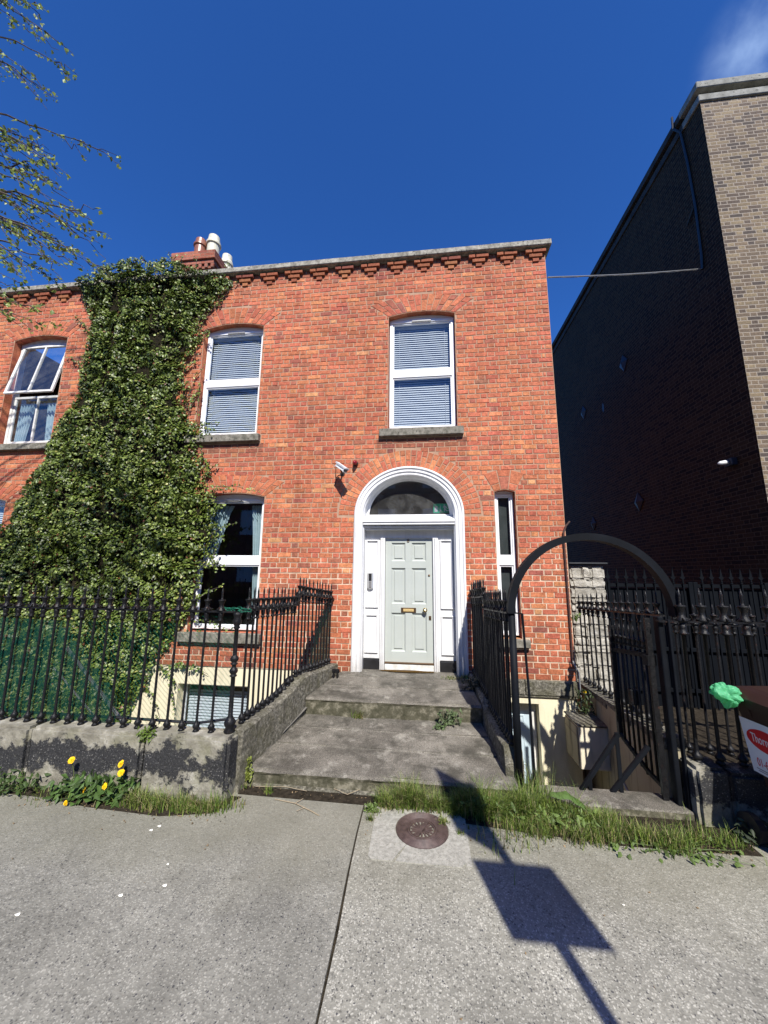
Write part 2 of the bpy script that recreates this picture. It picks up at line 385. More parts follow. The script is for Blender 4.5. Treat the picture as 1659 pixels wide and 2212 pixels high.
def glass_mat(name, tint=(0.9, 0.93, 0.95), base=0.10, haze=0.0):
    t = NT(name)
    gl = t.node('ShaderNodeBsdfGlossy'); gl.inputs['Roughness'].default_value = 0.015; gl.inputs[0].default_value = (0.9, 0.95, 1, 1)
    tr = t.node('ShaderNodeBsdfTransparent'); tr.inputs[0].default_value = (*tint, 1)
    fr = t.node('ShaderNodeLayerWeight'); fr.inputs['Blend'].default_value = 0.5
    fac = t.math('ADD', t.math('MULTIPLY', t.math('POWER', fr.outputs['Facing'], 4.0), 0.9), base)
    bp = t.node('ShaderNodeBump'); bp.inputs['Strength'].default_value = 0.05; bp.inputs['Distance'].default_value = 0.01
    t.lk(t.noise(1.7, 2), bp.inputs['Height']); t.lk(bp.outputs[0], gl.inputs['Normal'])
    mx = t.node('ShaderNodeMixShader'); t.lk(fac, mx.inputs[0]); t.lk(tr.outputs[0], mx.inputs[1]); t.lk(gl.outputs[0], mx.inputs[2])
    out = mx.outputs[0]
    if haze:
        df = t.node('ShaderNodeBsdfDiffuse'); df.inputs[0].default_value = (0.5, 0.5, 0.48, 1)
        m2 = t.node('ShaderNodeMixShader'); t.lk(t.ramp(t.noise(5, 6), [(0.4, haze * 0.3), (0.7, haze)]), m2.inputs[0])
        t.lk(out, m2.inputs[1]); t.lk(df.outputs[0], m2.inputs[2]); out = m2.outputs[0]
    t.lk(out, t.n['Material Output'].inputs[0]); return t.m
M_GLASS = glass_mat('glass'); M_GLASSO = glass_mat('old_glass', haze=0.10); M_FAN = glass_mat('fanlight_glass', tint=(0.7, 0.7, 0.72), haze=0.12)

def pavement_mat(name, dark, mid, light, sc=95, smoothf=0.0, top=1.15):
    t = NT(name).set(0.85, 0.3)
    v = t.node('ShaderNodeTexVoronoi'); v.inputs['Scale'].default_value = sc
    nz = t.node('ShaderNodeTexNoise'); nz.inputs['Scale'].default_value = 60; t.lk(t.coord(), nz.inputs['Vector'])
    vm = t.node('ShaderNodeMixRGB'); vm.inputs[0].default_value = 0.02; t.lk(t.coord(), vm.inputs[1]); t.lk(nz.outputs[1], vm.inputs[2])
    t.lk(vm.outputs[0], v.inputs['Vector'])
    sp = t.node('ShaderNodeSeparateXYZ'); t.lk(v.outputs['Color'], sp.inputs[0])
    c = t.ramp(sp.outputs[0], [(0.0, dark), (0.13, tuple(x * 0.5 for x in mid)), (0.3, mid), (0.72, light), (1.0, tuple(min(1, x * top) for x in light))])
    cement = t.ramp(t.noise(30, 5), [(0.3, tuple(x * 0.75 for x in mid)), (0.7, tuple(x * 1.1 for x in mid))])
    c = t.mix(t.ramp(t.math('ADD', v.outputs['Distance'], t.math('MULTIPLY', t.noise(4, 4), 0.25)), [(0.50 - smoothf, 0.0), (0.62 - smoothf * 0.5, 1.0)]), c, cement)
    c = t.mix(1.0, c, t.ramp(t.noise(1.3, 7, rough=0.65), [(0.3, 0.70), (0.7, 1.20)]), 'MULTIPLY')
    c = t.mix(1.0, c, t.ramp(t.noise(5, 6, rough=0.7, dist=0.4), [(0.32, 0.86), (0.6, 1.05)]), 'MULTIPLY')
    c = t.mix(t.ramp(t.noise(7, 3), [(0.70, 0.0), (0.735, 0.55)]), c, (0.10, 0.098, 0.085))
    sy = t.node('ShaderNodeSeparateXYZ'); t.lk(t.coord(), sy.inputs[0])
    vd = t.node('ShaderNodeTexVoronoi'); vd.feature = 'DISTANCE_TO_EDGE'; vd.inputs['Scale'].default_value = 0.55
    wv = t.node('ShaderNodeMixRGB'); wv.inputs[0].default_value = 0.10; t.lk(t.coord(), wv.inputs[1])
    wz = t.node('ShaderNodeTexNoise'); wz.inputs['Scale'].default_value = 2.5; wz.inputs['Detail'].default_value = 8; t.lk(t.coord(), wz.inputs['Vector']); t.lk(wz.outputs[1], wv.inputs[2]); t.lk(wv.outputs[0], vd.inputs['Vector'])
    c = t.mix(1.0, c, t.ramp(t.math('ADD', vd.outputs['Distance'], t.math('MULTIPLY', t.noise(1.7, 3), 0.02)), [(0.0105, 0.86), (0.0135, 1.0)]), 'MULTIPLY')
    near = t.ramp(t.math('ADD', t.math('ADD', sy.outputs[1], 3.25), t.math('MULTIPLY', t.noise(2.2, 5), 0.9)), [(0.35, 0.0), (1.0, 1.0)])
    c = t.mix(t.math('MULTIPLY', near, 0.5), c, (0.19, 0.18, 0.13))
    t.col(c); t.bump(t.math('SUBTRACT', t.math('MULTIPLY', t.noise(50, 4), 0.5), v.outputs['Distance']), 0.5, 0.004); return t.m
M_PAVR = pavement_mat('exposed_aggregate', (0.065, 0.065, 0.07), (0.265, 0.256, 0.218), (0.405, 0.392, 0.34), 86)
M_PAVL = pavement_mat('worn_concrete', (0.055, 0.055, 0.062), (0.222, 0.215, 0.186), (0.32, 0.31, 0.27), 86, 0.05, 1.1)
M_SLABG = mottled('granite_slab', (0.24, 0.232, 0.20), (0.38, 0.367, 0.32), 40, 0.85, 0.3, 0.5, 0.004, (0.15, 0.145, 0.12), 90)
M_SOIL = mottled('soil', (0.02, 0.016, 0.011), (0.06, 0.048, 0.034), 20, 0.95, 0.1, 1.0, 0.02)
M_ASPH = mottled('asphalt', (0.04, 0.04, 0.042), (0.07, 0.07, 0.07), 60, 0.9, 0.3, 0.6, 0.006)
M_GROUND = mottled('ground_mat', (0.05, 0.048, 0.04), (0.09, 0.085, 0.07), 3, 0.9, 0.2, 0.3, 0.01)
M_CAST = mottled('cast_iron', (0.055, 0.036, 0.032), (0.10, 0.068, 0.06), 25, 0.5, 0.5, 0.4, 0.002)
M_GRASS = attrmat('grass_blades', 0.55, 0.4, trans=0.25, nscale=30, namt=0.15)
M_LEAF = attrmat('ivy_leaves', 0.42, 0.38, trans=0.10, nscale=40, namt=0.2)
M_TLEAF = attrmat('spring_leaves', 0.45, 0.4, trans=0.35, nscale=30, namt=0.2)
M_STEM_SHADE = mottled('ivy_stem_shade', (0.010, 0.010, 0.006), (0.035, 0.028, 0.016), 18, 0.95, 0.1, 1.0, 0.03)  # stems plus painted shade for the hollows of the ivy
M_BARK = mottled('bark', (0.05, 0.04, 0.035), (0.13, 0.105, 0.09), 25, 0.85, 0.2, 0.5, 0.005)
M_STONE = mottled('rubble_stone', (0.22, 0.205, 0.17), (0.50, 0.475, 0.41), 5, 0.85, 0.25, 0.9, 0.02, (0.5, 0.48, 0.44), 14, lo3=0.58, hi3=0.72)
M_BIN = mottled('brown_plastic', (0.027, 0.013, 0.0105), (0.036, 0.018, 0.0145), 4, 0.35, 0.5, 0.05, 0.001)
M_LABEL = NT('label_white').set(0.4, 0.4).col((0.62, 0.64, 0.66)).m
M_LRED = NT('label_red').set(0.4, 0.4).col((0.48, 0.012, 0.02)).m
M_LGREY = NT('label_grey').set(0.5, 0.3).col((0.16, 0.15, 0.15)).m
M_YEL = NT('yellow_petals').set(0.6, 0.3).col((0.82, 0.52, 0.01)).m
M_PET = NT('white_petal').set(0.7, 0.2).col((0.8, 0.78, 0.7)).m
M_REDL = NT('red_lens').set(0.12, 0.6).col((0.22, 0.006, 0.012)).m
M_TILE = mottled('slate', (0.02, 0.022, 0.025), (0.04, 0.042, 0.046), 8, 0.6, 0.4, 0.3)
t_ = NT('bag_plastic').set(0.5, 0.3).col((0.13, 0.50, 0.25))
tr_ = t_.node('ShaderNodeBsdfTranslucent'); tr_.inputs[0].default_value = (0.2, 0.75, 0.38, 1)
mx_ = t_.node('ShaderNodeMixShader'); mx_.inputs[0].default_value = 0.4
t_.lk(t_.b.outputs[0], mx_.inputs[1]); t_.lk(tr_.outputs[0], mx_.inputs[2]); t_.lk(mx_.outputs[0], t_.n['Material Output'].inputs[0]); M_BAG = t_.m
def net_mat():
    t = NT('green_netting').set(0.6, 0.3).col((0.002, 0.045, 0.030))
    tr = t.node('ShaderNodeBsdfTransparent')
    a = t.node('ShaderNodeTexWave', wave_type='BANDS', bands_direction='DIAGONAL'); a.inputs['Scale'].default_value = 22; a.inputs['Distortion'].default_value = 3.0
    t.lk(t.coord((1, 0, 1)), a.inputs[0])
    b = t.node('ShaderNodeTexWave', wave_type='BANDS', bands_direction='DIAGONAL'); b.inputs['Scale'].default_value = 22; b.inputs['Distortion'].default_value = 3.0
    t.lk(t.coord((-1, 0, 1)), b.inputs[0])
    f = t.math('ADD', t.math('MULTIPLY', t.math('MAXIMUM', a.outputs[1], b.outputs[1]), 0.42), t.math('MULTIPLY', t.noise(1.6, 5), 0.60))
    mx = t.node('ShaderNodeMixShader'); t.lk(f, mx.inputs[0]); t.lk(tr.outputs[0], mx.inputs[1]); t.lk(t.b.outputs[0], mx.inputs[2])
    t.lk(mx.outputs[0], t.n['Material Output'].inputs[0]); return t.m
M_NET = net_mat()

# ------------------------------------------------------------------ setting: ground
def structure(name, mb, m, **k):
    o = mb.build(name, m, None, **k); o['kind'] = 'structure'; return o
g = MB()
for (x0, x1, y0, y1) in ((-400, 400, -400, -8.6), (-400, -10, -8.6, 400), (6.8, 400, -8.6, 400), (-10, 6.8, 9, 400)):
    g.add([(x0, y0, -0.14), (x1, y0, -0.14), (x1, y1, -0.14), (x0, y1, -0.14)], [(0, 1, 2, 3)])
structure('ground', g, M_GROUND, fix=False)
g = MB(); g.box(-60, 60, -16.5, -8.75, -0.3, -0.125); structure('road', g, M_ASPH)
g = MB(); g.box(-60, 60, -20.5, -16.5, -0.3, 0.0); structure('opposite_pavement', g, M_PAVL)
g = MB(); g.box(-30, 30, -8.75, -8.6, -0.3, 0.0, b=0.01); structure('kerb', g, M_SLABG)
JX = [(-0.555, -2.18), (-0.55, -2.6), (-0.535, -3.0), (-0.515, -3.4), (-0.505, -3.9), (-0.49, -4.6), (-0.46, -6.0), (-0.45, -8.6)]
def sheet(pts, z=0.0, th=0.3):
    n = len(pts); m = MB()
    m.add([(x, y, z) for x, y in pts] + [(x, y, z - th) for x, y in pts], [tuple(range(n)), tuple(range(n, 2 * n))[::-1]] + [(i, (i + 1) % n, n + (i + 1) % n, n + i) for i in range(n)])
    return m
left = [(-10, -2.15), (-10, -8.6)] + [(x - 0.007 + 0.004 * math.sin(9 * y), y) for x, y in reversed(JX)]
structure('pavement_slab', sheet([(-10, -8.6)] + [(-0.457, -8.6)] + [(x - 0.008 + 0.005 * math.sin(17 * y), y) for x, y in reversed(JX[:-1])] + [(-0.9, -2.2), (-10, -2.2)]), M_PAVL)
structure('pavement', sheet([(-0.44, -8.6), (12, -8.6), (12, -2.2), (-0.54, -2.2)] + [(x + 0.008 + 0.005 * math.sin(13 * y), y) for x, y in JX[:-1]], z=0.003), M_PAVR)
g = MB(); g.box(-10, 12, -8.6, -2.1, -0.14, -0.02); structure('pavement_bed', g, M_SOIL)
# area in front of the basement
g = MB(); g.box(-10, -1.6, -2.2, 0.3, -1.6, -1.5); g.box(0.6, 2.6, -2.2, 0.8, -1.6, -1.5)
structure('basement_floor', g, M_CREAMD)
g = MB(); g.box(2.50, 12, -2.0, 9, -0.3, -0.06); structure('side_yard', g, M_SOIL)
# granite slab round the coal hole (cut by a circle and a crack)
CX, CY, CR = -0.05, -2.52, 0.21
def slab_piece(poly, z0, z1, name):
    n = len(poly); m = MB()
    tri = geometry.tessellate_polygon([[Vector((x, y, 0)) for x, y in poly]])
    m.add([(x, y, z1) for x, y in poly] + [(x, y, z0) for x, y in poly], [tuple(t) for t in tri] + [(i, (i + 1) % n, n + (i + 1) % n, n + i) for i in range(n)])
    return m
arc = lambda a0, a1, k: [(CX + CR * math.cos(R(a0 + (a1 - a0) * i / k)), CY + CR * math.sin(R(a0 + (a1 - a0) * i / k))) for i in range(k + 1)]
p1 = [(-0.44, -2.29), (-0.43, -2.84), (-0.40, -2.865), (-0.255, -2.862), (-0.215, -2.78)] + arc(237, 80, 16) + [(0.0, -2.25)]
p2 = [(-0.20, -2.785), (-0.235, -2.866), (0.22, -2.86), (0.26, -2.82), (0.275, -2.4), (0.275, -2.25), (0.02, -2.25)] + arc(78, -122, 20)
p2 = p2
m = slab_piece(p1, -0.01, 0.010, 'a'); m2 = slab_piece(p2, -0.01, 0.010, 'b'); m.add(m2.v, m2.f)
m.box(0.26, 0.30, -2.84, -2.2, -0.03, 0.0065, 0)
structure('granite_slab', m, M_SLABG)

# ------------------------------------------------------------------ facade
ZB, ZT, CRS = 0.49, 7.60, 0.08267
XR, XL, XM = 2.12, -10.0, -5.4
class Arch:   # segmental arch: half width w, spring s, rise h, ring thickness t
    def __init__(s, cx, w, sp, h, t): s.cx, s.w, s.sp, s.h, s.t = cx, w, sp, h, t; s.R = (w * w + h * h) / (2 * h); s.zc = sp + h - s.R; s.th = math.asin(w / s.R)
    def pts(s, k=14): return [(s.cx + s.R * math.sin(-s.th + 2 * s.th * i / k), s.zc + s.R * math.cos(-s.th + 2 * s.th * i / k)) for i in range(k + 1)]
    def inring(s, x, z):
        dx, dz = x - s.cx, z - s.zc; r = math.hypot(dx, dz); fan = 1.0 + 0.22 * (r - s.R) / s.t
        return r < s.R + s.t and z > s.sp - 0.02 and abs(math.atan2(dx, dz)) < s.th * (1 + (r - s.R) / s.t * s.k if r > s.R else 1) if False else (s.R - 0.02 < r < s.R + s.t and abs(math.atan2(dx, dz)) < s.th + s.spl * max(0, (r - s.R)) / s.t)
    spl = 0.0
wins = [  # name, x0, x1, sill z, arch
    ('upper_right', -0.61, 0.545, 4.37, Arch(-0.033, 0.578, 6.49, 0.075, 0.34)),
    ('upper_left', -4.11, -2.945, 4.37, Arch(-3.528, 0.583, 6.50, 0.085, 0.33)),
    ('ground_left', -3.90, -2.715, 1.02, Arch(-3.3075, 0.5925, 3.25, 0.075, 0.34)),
    ('narrow', 1.09, 1.405, 1.05, Arch(1.2475, 0.1575, 3.27, 0.035, 0.33)),
    ('far_upper', -8.22, -7.03, 4.34, Arch(-7.625, 0.595, 6.55, 0.085, 0.33)),
    ('far_ground', -8.95, -7.75, 1.02, Arch(-8.35, 0.60, 3.25, 0.075, 0.34)),
]
for n_, a_, b_, s_, A in wins: A.spl = 0.10 if A.w > 0.3 else 0.035
DCX, DA, DB, DSP = -0.27, 0.87, 0.79, 2.92     # door arch
def in_open(x, z):
    for n_, a_, b_, s_, A in wins:
        if a_ <= x <= b_ and s_ <= z <= A.sp: return True
        if A.sp < z and abs(x - A.cx) < A.w and math.hypot(x - A.cx, z - A.zc) < A.R: return True
    if abs(x - DCX) < DA and z < DSP: return True
    if z >= DSP and ((x - DCX) / DA) ** 2 + ((z - DSP) / DB) ** 2 < 1: return True
    return False
SILLS = [(-0.75, 0.635, 4.20, 4.37), (-4.25, -2.86, 4.20, 4.37), (-4.02, -2.62, 0.83, 1.02), (1.05, 1.50, 0.90, 1.05), (-8.36, -6.92, 4.18, 4.34), (-9.1, -7.6, 0.83, 1.02)]
def blocked(x, z):
    if in_open(x, z): return True
    for n_, a_, b_, s_, A in wins:
        if A.inring(x, z): return True
    if z >= DSP and ((x - DCX) / (DA + 0.29)) ** 2 + ((z - DSP) / (DB + 0.31)) ** 2 < 1: return True
    for a, b, c, d in SILLS:
        if a <= x <= b and c <= z <= d: return True
    return False
PAL = [((0.455, 0.138, 0.074), 30), ((0.485, 0.155, 0.082), 26), ((0.42, 0.122, 0.070), 22), ((0.55, 0.20, 0.095), 8), ((0.34, 0.112, 0.072), 8), ((0.27, 0.098, 0.070), 1.4), ((0.57, 0.26, 0.125), .8), ((0.42, 0.13, 0.070), 12)]
def bcol():
    c = random.choices([p[0] for p in PAL], [p[1] for p in PAL])[0]; k = random.uniform(0.90, 1.12); h = random.uniform(-0.012, 0.018)
    return (c[0] * k, (c[1] + h) * k, c[2] * k)
def brick(mb, q, depth, col=None, back=0.0, bev=0.0035):
    """q: 4 corners (x,z) anticlockwise seen from the street; stands `depth` proud of y=back"""
    cx = sum(p[0] for p in q) / 4; cz = sum(p[1] for p in q) / 4; vs = []
    for x, z in q: vs.append((x, back, z))
    d = depth + random.uniform(-0.0015, 0.002)
    for x, z in q:
        L = max(0.02, math.hypot(x - cx, z - cz)); k = 1 - bev * 1.6 / L
        vs.append((cx + (x - cx) * k + random.uniform(-.001, .001), back - d, cz + (z - cz) * k + random.uniform(-.001, .001)))
    mb.add(vs, [(4, 5, 6, 7), (0, 1, 5, 4), (1, 2, 6, 5), (2, 3, 7, 6), (3, 0, 4, 7)], 0, col or bcol())

def facade_bricks(mb, xa, xb, skip_ivy=True):
    rows = int(round((ZT - ZB) / CRS)); U = 0.345; mj = 0.0145
    for i in range(rows):
        z0 = ZB + i * CRS; z1 = z0 + CRS; zm = (z0 + z1) / 2
        wig = lambda x: 0.004 * math.sin(x * 1.7 + i * 0.9) + 0.003 * math.sin(x * 4.1 + i * 2.3)
        # brick edges from the right-hand corner
        edges = [xb]; k = i % 2; seq = ([0.23, 0.115] if k == 0 else [0.115, 0.058, 0.23]); x = xb; j = 0
        first = True
        while x > xa:
            if first and k == 1: stepl = [0.115, 0.057]; first = False
            else: stepl = [0.23, 0.115]; first = False
            for s_ in stepl:
                x -= s_ + random.uniform(-0.006, 0.006); edges.append(max(x, xa))
                if x <= xa: break
        for a, b in zip(edges[1:], edges[:-1]):
            if b - a < 0.02: continue
            # split into free runs
            run = None; n = max(2, int((b - a) / 0.01)); segs = []
            for q in range(n + 1):
                xx = a + (b - a) * q / n; bl = blocked(xx, zm)
                if not bl and run is None: run = xx
                if bl and run is not None: segs.append((run, xx - (b - a) / n)); run = None
            if run is not None: segs.append((run, b))
            for s0, s1 in segs:
                if s1 - s0 < 0.028: continue
                h = mj / 2; jz = lambda: random.uniform(-.0022, .0022)
                brick(mb, [(s0 + h + jz(), z0 + h + wig(s0) + jz()), (s1 - h + jz(), z0 + h + wig(s1) + jz()), (s1 - h + jz(), z1 - h + wig(s1) + jz()), (s0 + h + jz(), z1 - h + wig(s0) + jz())], 0.006)
    for n_, a_, b_, s_, A in wins:       # voussoirs over the windows
        if not (xa <= A.cx <= xb): continue
        arc = 2 * (A.th) * A.R; nn = int(arc / 0.083)
        for q in range(nn):
            f0, f1 = q / nn, (q + 1) / nn; lens = [0, 0.66, 1] if (q % 2) else [0, 0.34, 1]
            for l0, l1 in zip(lens[:-1], lens[1:]):
                def P(f, l):
                    th = (-A.th + 2 * A.th * f) + (2 * f - 1) * A.spl * l; r = A.R + 0.004 + A.t * l - (0 if l else 0)
                    return (A.cx + r * math.sin(th), A.zc + r * math.cos(th))
                g0 = 0.0045 / (A.R * 2 * A.th); gl = 0.005 / A.t
                brick(mb, [P(f0 + g0, l0 + gl), P(f1 - g0, l0 + gl), P(f1 - g0, l1 - gl), P(f0 + g0, l1 - gl)], 0.006)
    if xa <= DCX <= xb:
        nn = 37
        for q in range(nn):
            f0, f1 = q / nn, (q + 1) / nn; lens = [0, 0.64, 1] if q % 2 else [0, 0.36, 1]
            for l0, l1 in zip(lens[:-1], lens[1:]):
                def P(f, l):
                    th = math.pi * f; return (DCX - (DA + 0.012 + 0.27 * l) * math.cos(th), DSP + (DB + 0.012 + 0.29 * l) * math.sin(th))
                g0 = 0.0022; gl = 0.02
                brick(mb, [P(f0 + g0, l1 - gl), P(f0 + g0, l0 + gl), P(f1 - g0, l0 + gl), P(f1 - g0, l1 - gl)][::1], 0.006)

def wall_sheet(xa, xb):
    """mortar sheet with the openings cut out, plus reveals"""
    outer = [(xa, ZB), (xb, ZB), (xb, ZT), (xa, ZT)]; holes = []
    for n_, a_, b_, s_, A in wins:
        if xa <= A.cx <= xb: holes.append([(a_, s_)] + [(b_, s_)] + A.pts()[::-1])
    notch = None
    if xa <= DCX <= xb:
        d = [(DCX - DA, ZB)] + [(DCX - DA * math.cos(math.pi * i / 40), DSP + DB * math.sin(math.pi * i / 40)) for i in range(41)] + [(DCX + DA, ZB)]
        outer = [(xa, ZB)] + d + [(xb, ZB), (xb, ZT), (xa, ZT)]; notch = d
    polys = [[Vector((x, z, 0)) for x, z in p] for p in [outer] + holes]
    tri = geometry.tessellate_polygon(polys); flat = [p for q in polys for p in q]
    m = MB(); m.add([(p.x, 0, p.y) for p in flat], [tuple(t) for t in tri])
    rvs = []; dep = 0.16
    for h in holes + ([notch] if notch else []):
        rv = MB(); rvs.append(rv)
        n = len(h); rng_ = range(n) if h is not notch else range(n - 1)
        # brick reveals, one coloured strip per course
        for i in rng_:
            (xa_, za), (xb_, zb) = h[i], h[(i + 1) % n]
            k = max(1, int(abs(zb - za) / CRS + 0.5)) if abs(xb_ - xa_) < 1e-6 else 1
            for j in range(k):
                p0 = (xa_ + (xb_ - xa_) * j / k, za + (zb - za) * j / k); p1 = (xa_ + (xb_ - xa_) * (j + 1) / k, za + (zb - za) * (j + 1) / k)
                rv.add([(p0[0], 0, p0[1]), (p1[0], 0, p1[1]), (p1[0], dep, p1[1]), (p0[0], dep, p0[1])], [(0, 1, 2, 3)], 0, bcol())
    return m, rvs

def house(name, loc, xa, xb, label):
    e = empty(name, loc, label, 'house')
    b = MB(); facade_bricks(b, xa, xb); b.build('brickwork', M_BRICK, e, color=True, fix=False)
    m, rvs = wall_sheet(xa, xb); m.build('wall', M_MORTAR, e, fix=False); [rv.build('reveal', M_BRICK, e, color=True, fix=False) for rv in rvs]
    c = MB(); c.box(xa - (0 if xa < XM - 1 else 0), xb + (0.09 if xb > 0 else -0.004), -0.11, 0.35, 7.60, 7.71, b=0.012)
    bm = bmesh.new(); me = c.mesh('t'); bm.from_mesh(me)
    bmesh.ops.subdivide_edges(bm, edges=[ed for ed in bm.edges if abs(ed.verts[0].co.x - ed.verts[1].co.x) > 1], cuts=60, use_grid_fill=True)
    for v in bm.verts:
        nn = noise.noise(Vector((v.co.x * 5, v.co.y * 4, v.co.z * 6))); v.co.z += nn * 0.010; v.co.y += nn * 0.006
    c2 = MB(); c2.bm(bm); c2.build('coping', M_COPING, e)
    return e
A = house('terraced_house', (-1.6, 0, 0), XM, XR, 'red brick two storey house with pale green arched door and white framed windows')
B = house('terraced_house', (-7.7, 0, 0), XL, XM - 0.0, 'neighbouring red brick house at left, largely behind ivy, with an open upper sash window')

# dentil corbels under the coping
def corbel_mesh():
    m = MB(); c = bcol
    brick(m, [(-0.055, -0.245), (0.055, -0.245), (0.055, -0.180), (-0.055, -0.180)], 0.022, c())
    brick(m, [(-0.115, -0.168), (0.112, -0.168), (0.112, -0.102), (-0.115, -0.102)], 0.040, c())
    brick(m, [(-0.175, -0.092), (-0.058, -0.092), (-0.06, -0.034), (-0.175, -0.036)], 0.060, c())
    brick(m, [(-0.048, -0.090), (0.172, -0.092), (0.172, -0.034), (-0.048, -0.033)], 0.060, c())
    return m.mesh('brick_corbel', True)
cms = [corbel_mesh() for _ in range(4)]
for q in cms: q.materials.append(M_BRICK)
for i in range(24):
    x = 1.955 - 0.484 * i
    if -6.9 < x < -4.1 : continue
    if x < -9.8: break
    p = A if x > XM else B
    o = bpy.data.objects.new('corbel', cms[i % 4]); COL.objects.link(o); o.parent = p; o.location = Vector((x, -0.004, 7.60 + random.uniform(-.003, .003))) - p.location

# solid body behind the facade, roof and gable
def body(e, xa, xb):
    m = MB(); m.box(xb - 0.3, xb - 0.001, 0.305, 8.5, -1.5, 7.60, 0); m.box(xb - 0.03, xb - 0.001, 0.001, 0.304, .49, 7.598, 0); m.box(xa, xa + 0.2, 0.4, 8.5, -1.5, 7.5, 0); m.box(xa + 0.2, xb - 0.3, 8.2, 8.5, -1.5, 7.5, 0)
    m.build('gable_wall', M_REDP, e)
    r = MB(); r.add([(xa, 0.3, 7.5), (xb - 0.01, 0.3, 7.5), (xb - 0.01, 4.3, 8.9), (xa, 4.3, 8.9), (xa, 8.5, 7.5), (xb - 0.01, 8.5, 7.5)], [(0, 1, 2, 3), (3, 2, 5, 4)])
    r.build('roof', M_TILE, e, fix=False)
body(A, XM, XR); body(B, XL, XM - 0.005)

# granite sills
for (a, b, c, d) in SILLS:
    m = MB(); m.box(a, b, -0.085, 0.14, c + 0.035, d - 0.002, b=0.008)
    bm = bmesh.new(); bm.from_mesh(m.mesh('t'))
    bmesh.ops.subdivide_edges(bm, edges=[ed for ed in bm.edges if abs(ed.verts[0].co.x - ed.verts[1].co.x) > .3], cuts=14, use_grid_fill=True)
    for v in bm.verts: nn = noise.noise(v.co * 9); v.co.z += nn * .006; v.co.y += nn * .006
    m = MB(); m.bm(bm); m.build('window_sill', M_SILL, A if a > XM else B)
# mortar filler under/around sills
for (a, b, c, d) in SILLS:
    m = MB(); m.box(a + 0.01, b - 0.01, 0.004, 0.10, c - 0.01, c + 0.034); m.build('sill_bedding', M_MORTAR, A if a > XM else B)

# basement wall, string course, basement openings
m = MB()
def cellwall(m, xs, zs, holes, y0, y1):
    for i in range(len(xs) - 1):
        for j in range(len(zs) - 1):
            cx, cz = (xs[i] + xs[i + 1]) / 2, (zs[j] + zs[j + 1]) / 2
            if any(a < cx < b and c < cz < d for a, b, c, d in holes): continue
            m.box(xs[i], xs[i + 1], y0, y1, zs[j], zs[j + 1])
m.box(XM, -3.97, 0.012, 0.3, -1.55, 0.487); m.box(-3.97, -2.76, 0.012, 0.3, 0.215, 0.487); m.box(-3.97, -2.76, 0.012, 0.3, -1.55, -0.66); m.box(-2.76, -1.15, 0.012, 0.3, -1.55, 0.487)
m.build('basement_wall', M_CREAM, A); m = MB()
m.box(0.62, 0.83, 0.012, 0.3, -1.55, 0.27); m.box(0.83, 1.585, 0.012, 0.3, 0.165, 0.27); m.box(1.585, 2.115, 0.012, 0.3, -1.55, 0.27)
m.build('basement_wall', M_CREAM, A)
m = MB(); m.box(XL, XM - 0.005, 0.012, 0.3, -1.55, 0.487); m.build('basement_wall', M_CREAM, B)
m = MB(); m.box(0.66, 1.40, -0.03, 0.28, 0.285, 0.487, b=0.012); m.box(1.41, 2.135, -0.03, 0.28, 0.285, 0.487, b=0.012); m.box(0.62, 2.12, -0.015, 0.012, 0.262, 0.284)
m.build('string_course', M_CURB, A)

# windows --------------------------------------------------------------
def ring(mb, a, b, c, d, w_, y0, y1, bev=0.006, top=None):
    mb.box(a, b, y0, y1, c, c + w_, b=bev); mb.box(a, b, y0, y1, d - w_, d, b=bev)
    mb.box(a, a + w_, y0 + .001, y1, c + w_, d - w_, b=bev); mb.box(b - w_, b, y0 + .001, y1, c + w_, d - w_, b=bev)
def blinds(f, a, b, z0, z1, y, pitch=0.041, tilt=64, head=True):
    bl = MB(); z = z1 - (0.05 if head else 0.01)
    if head: bl.box(a, b, y - 0.015, y + 0.03, z1 - 0.045, z1)
    while z > z0:
        dy = 0.0165 * math.cos(R(tilt)); dz = 0.0165 * math.sin(R(tilt))
        sg_ = random.uniform(-.003, .003); bl.add([(a, y - dy, z - dz), (b, y - dy, z - dz + sg_), (b, y, z + 0.0015 + sg_), (a, y, z + 0.0015), (a, y + dy, z + dz), (b, y + dy, z + dz + sg_)], [(0, 1, 2, 3), (3, 2, 5, 4)])
        z -= pitch + random.uniform(-.0004, .0004)
    for xx in (a + 0.1, b - 0.1): bl.box(xx - .002, xx + .002, y - .018, y - .016, z0, z1)
    bl.build('blind', M_BLIND, f, fix=False)
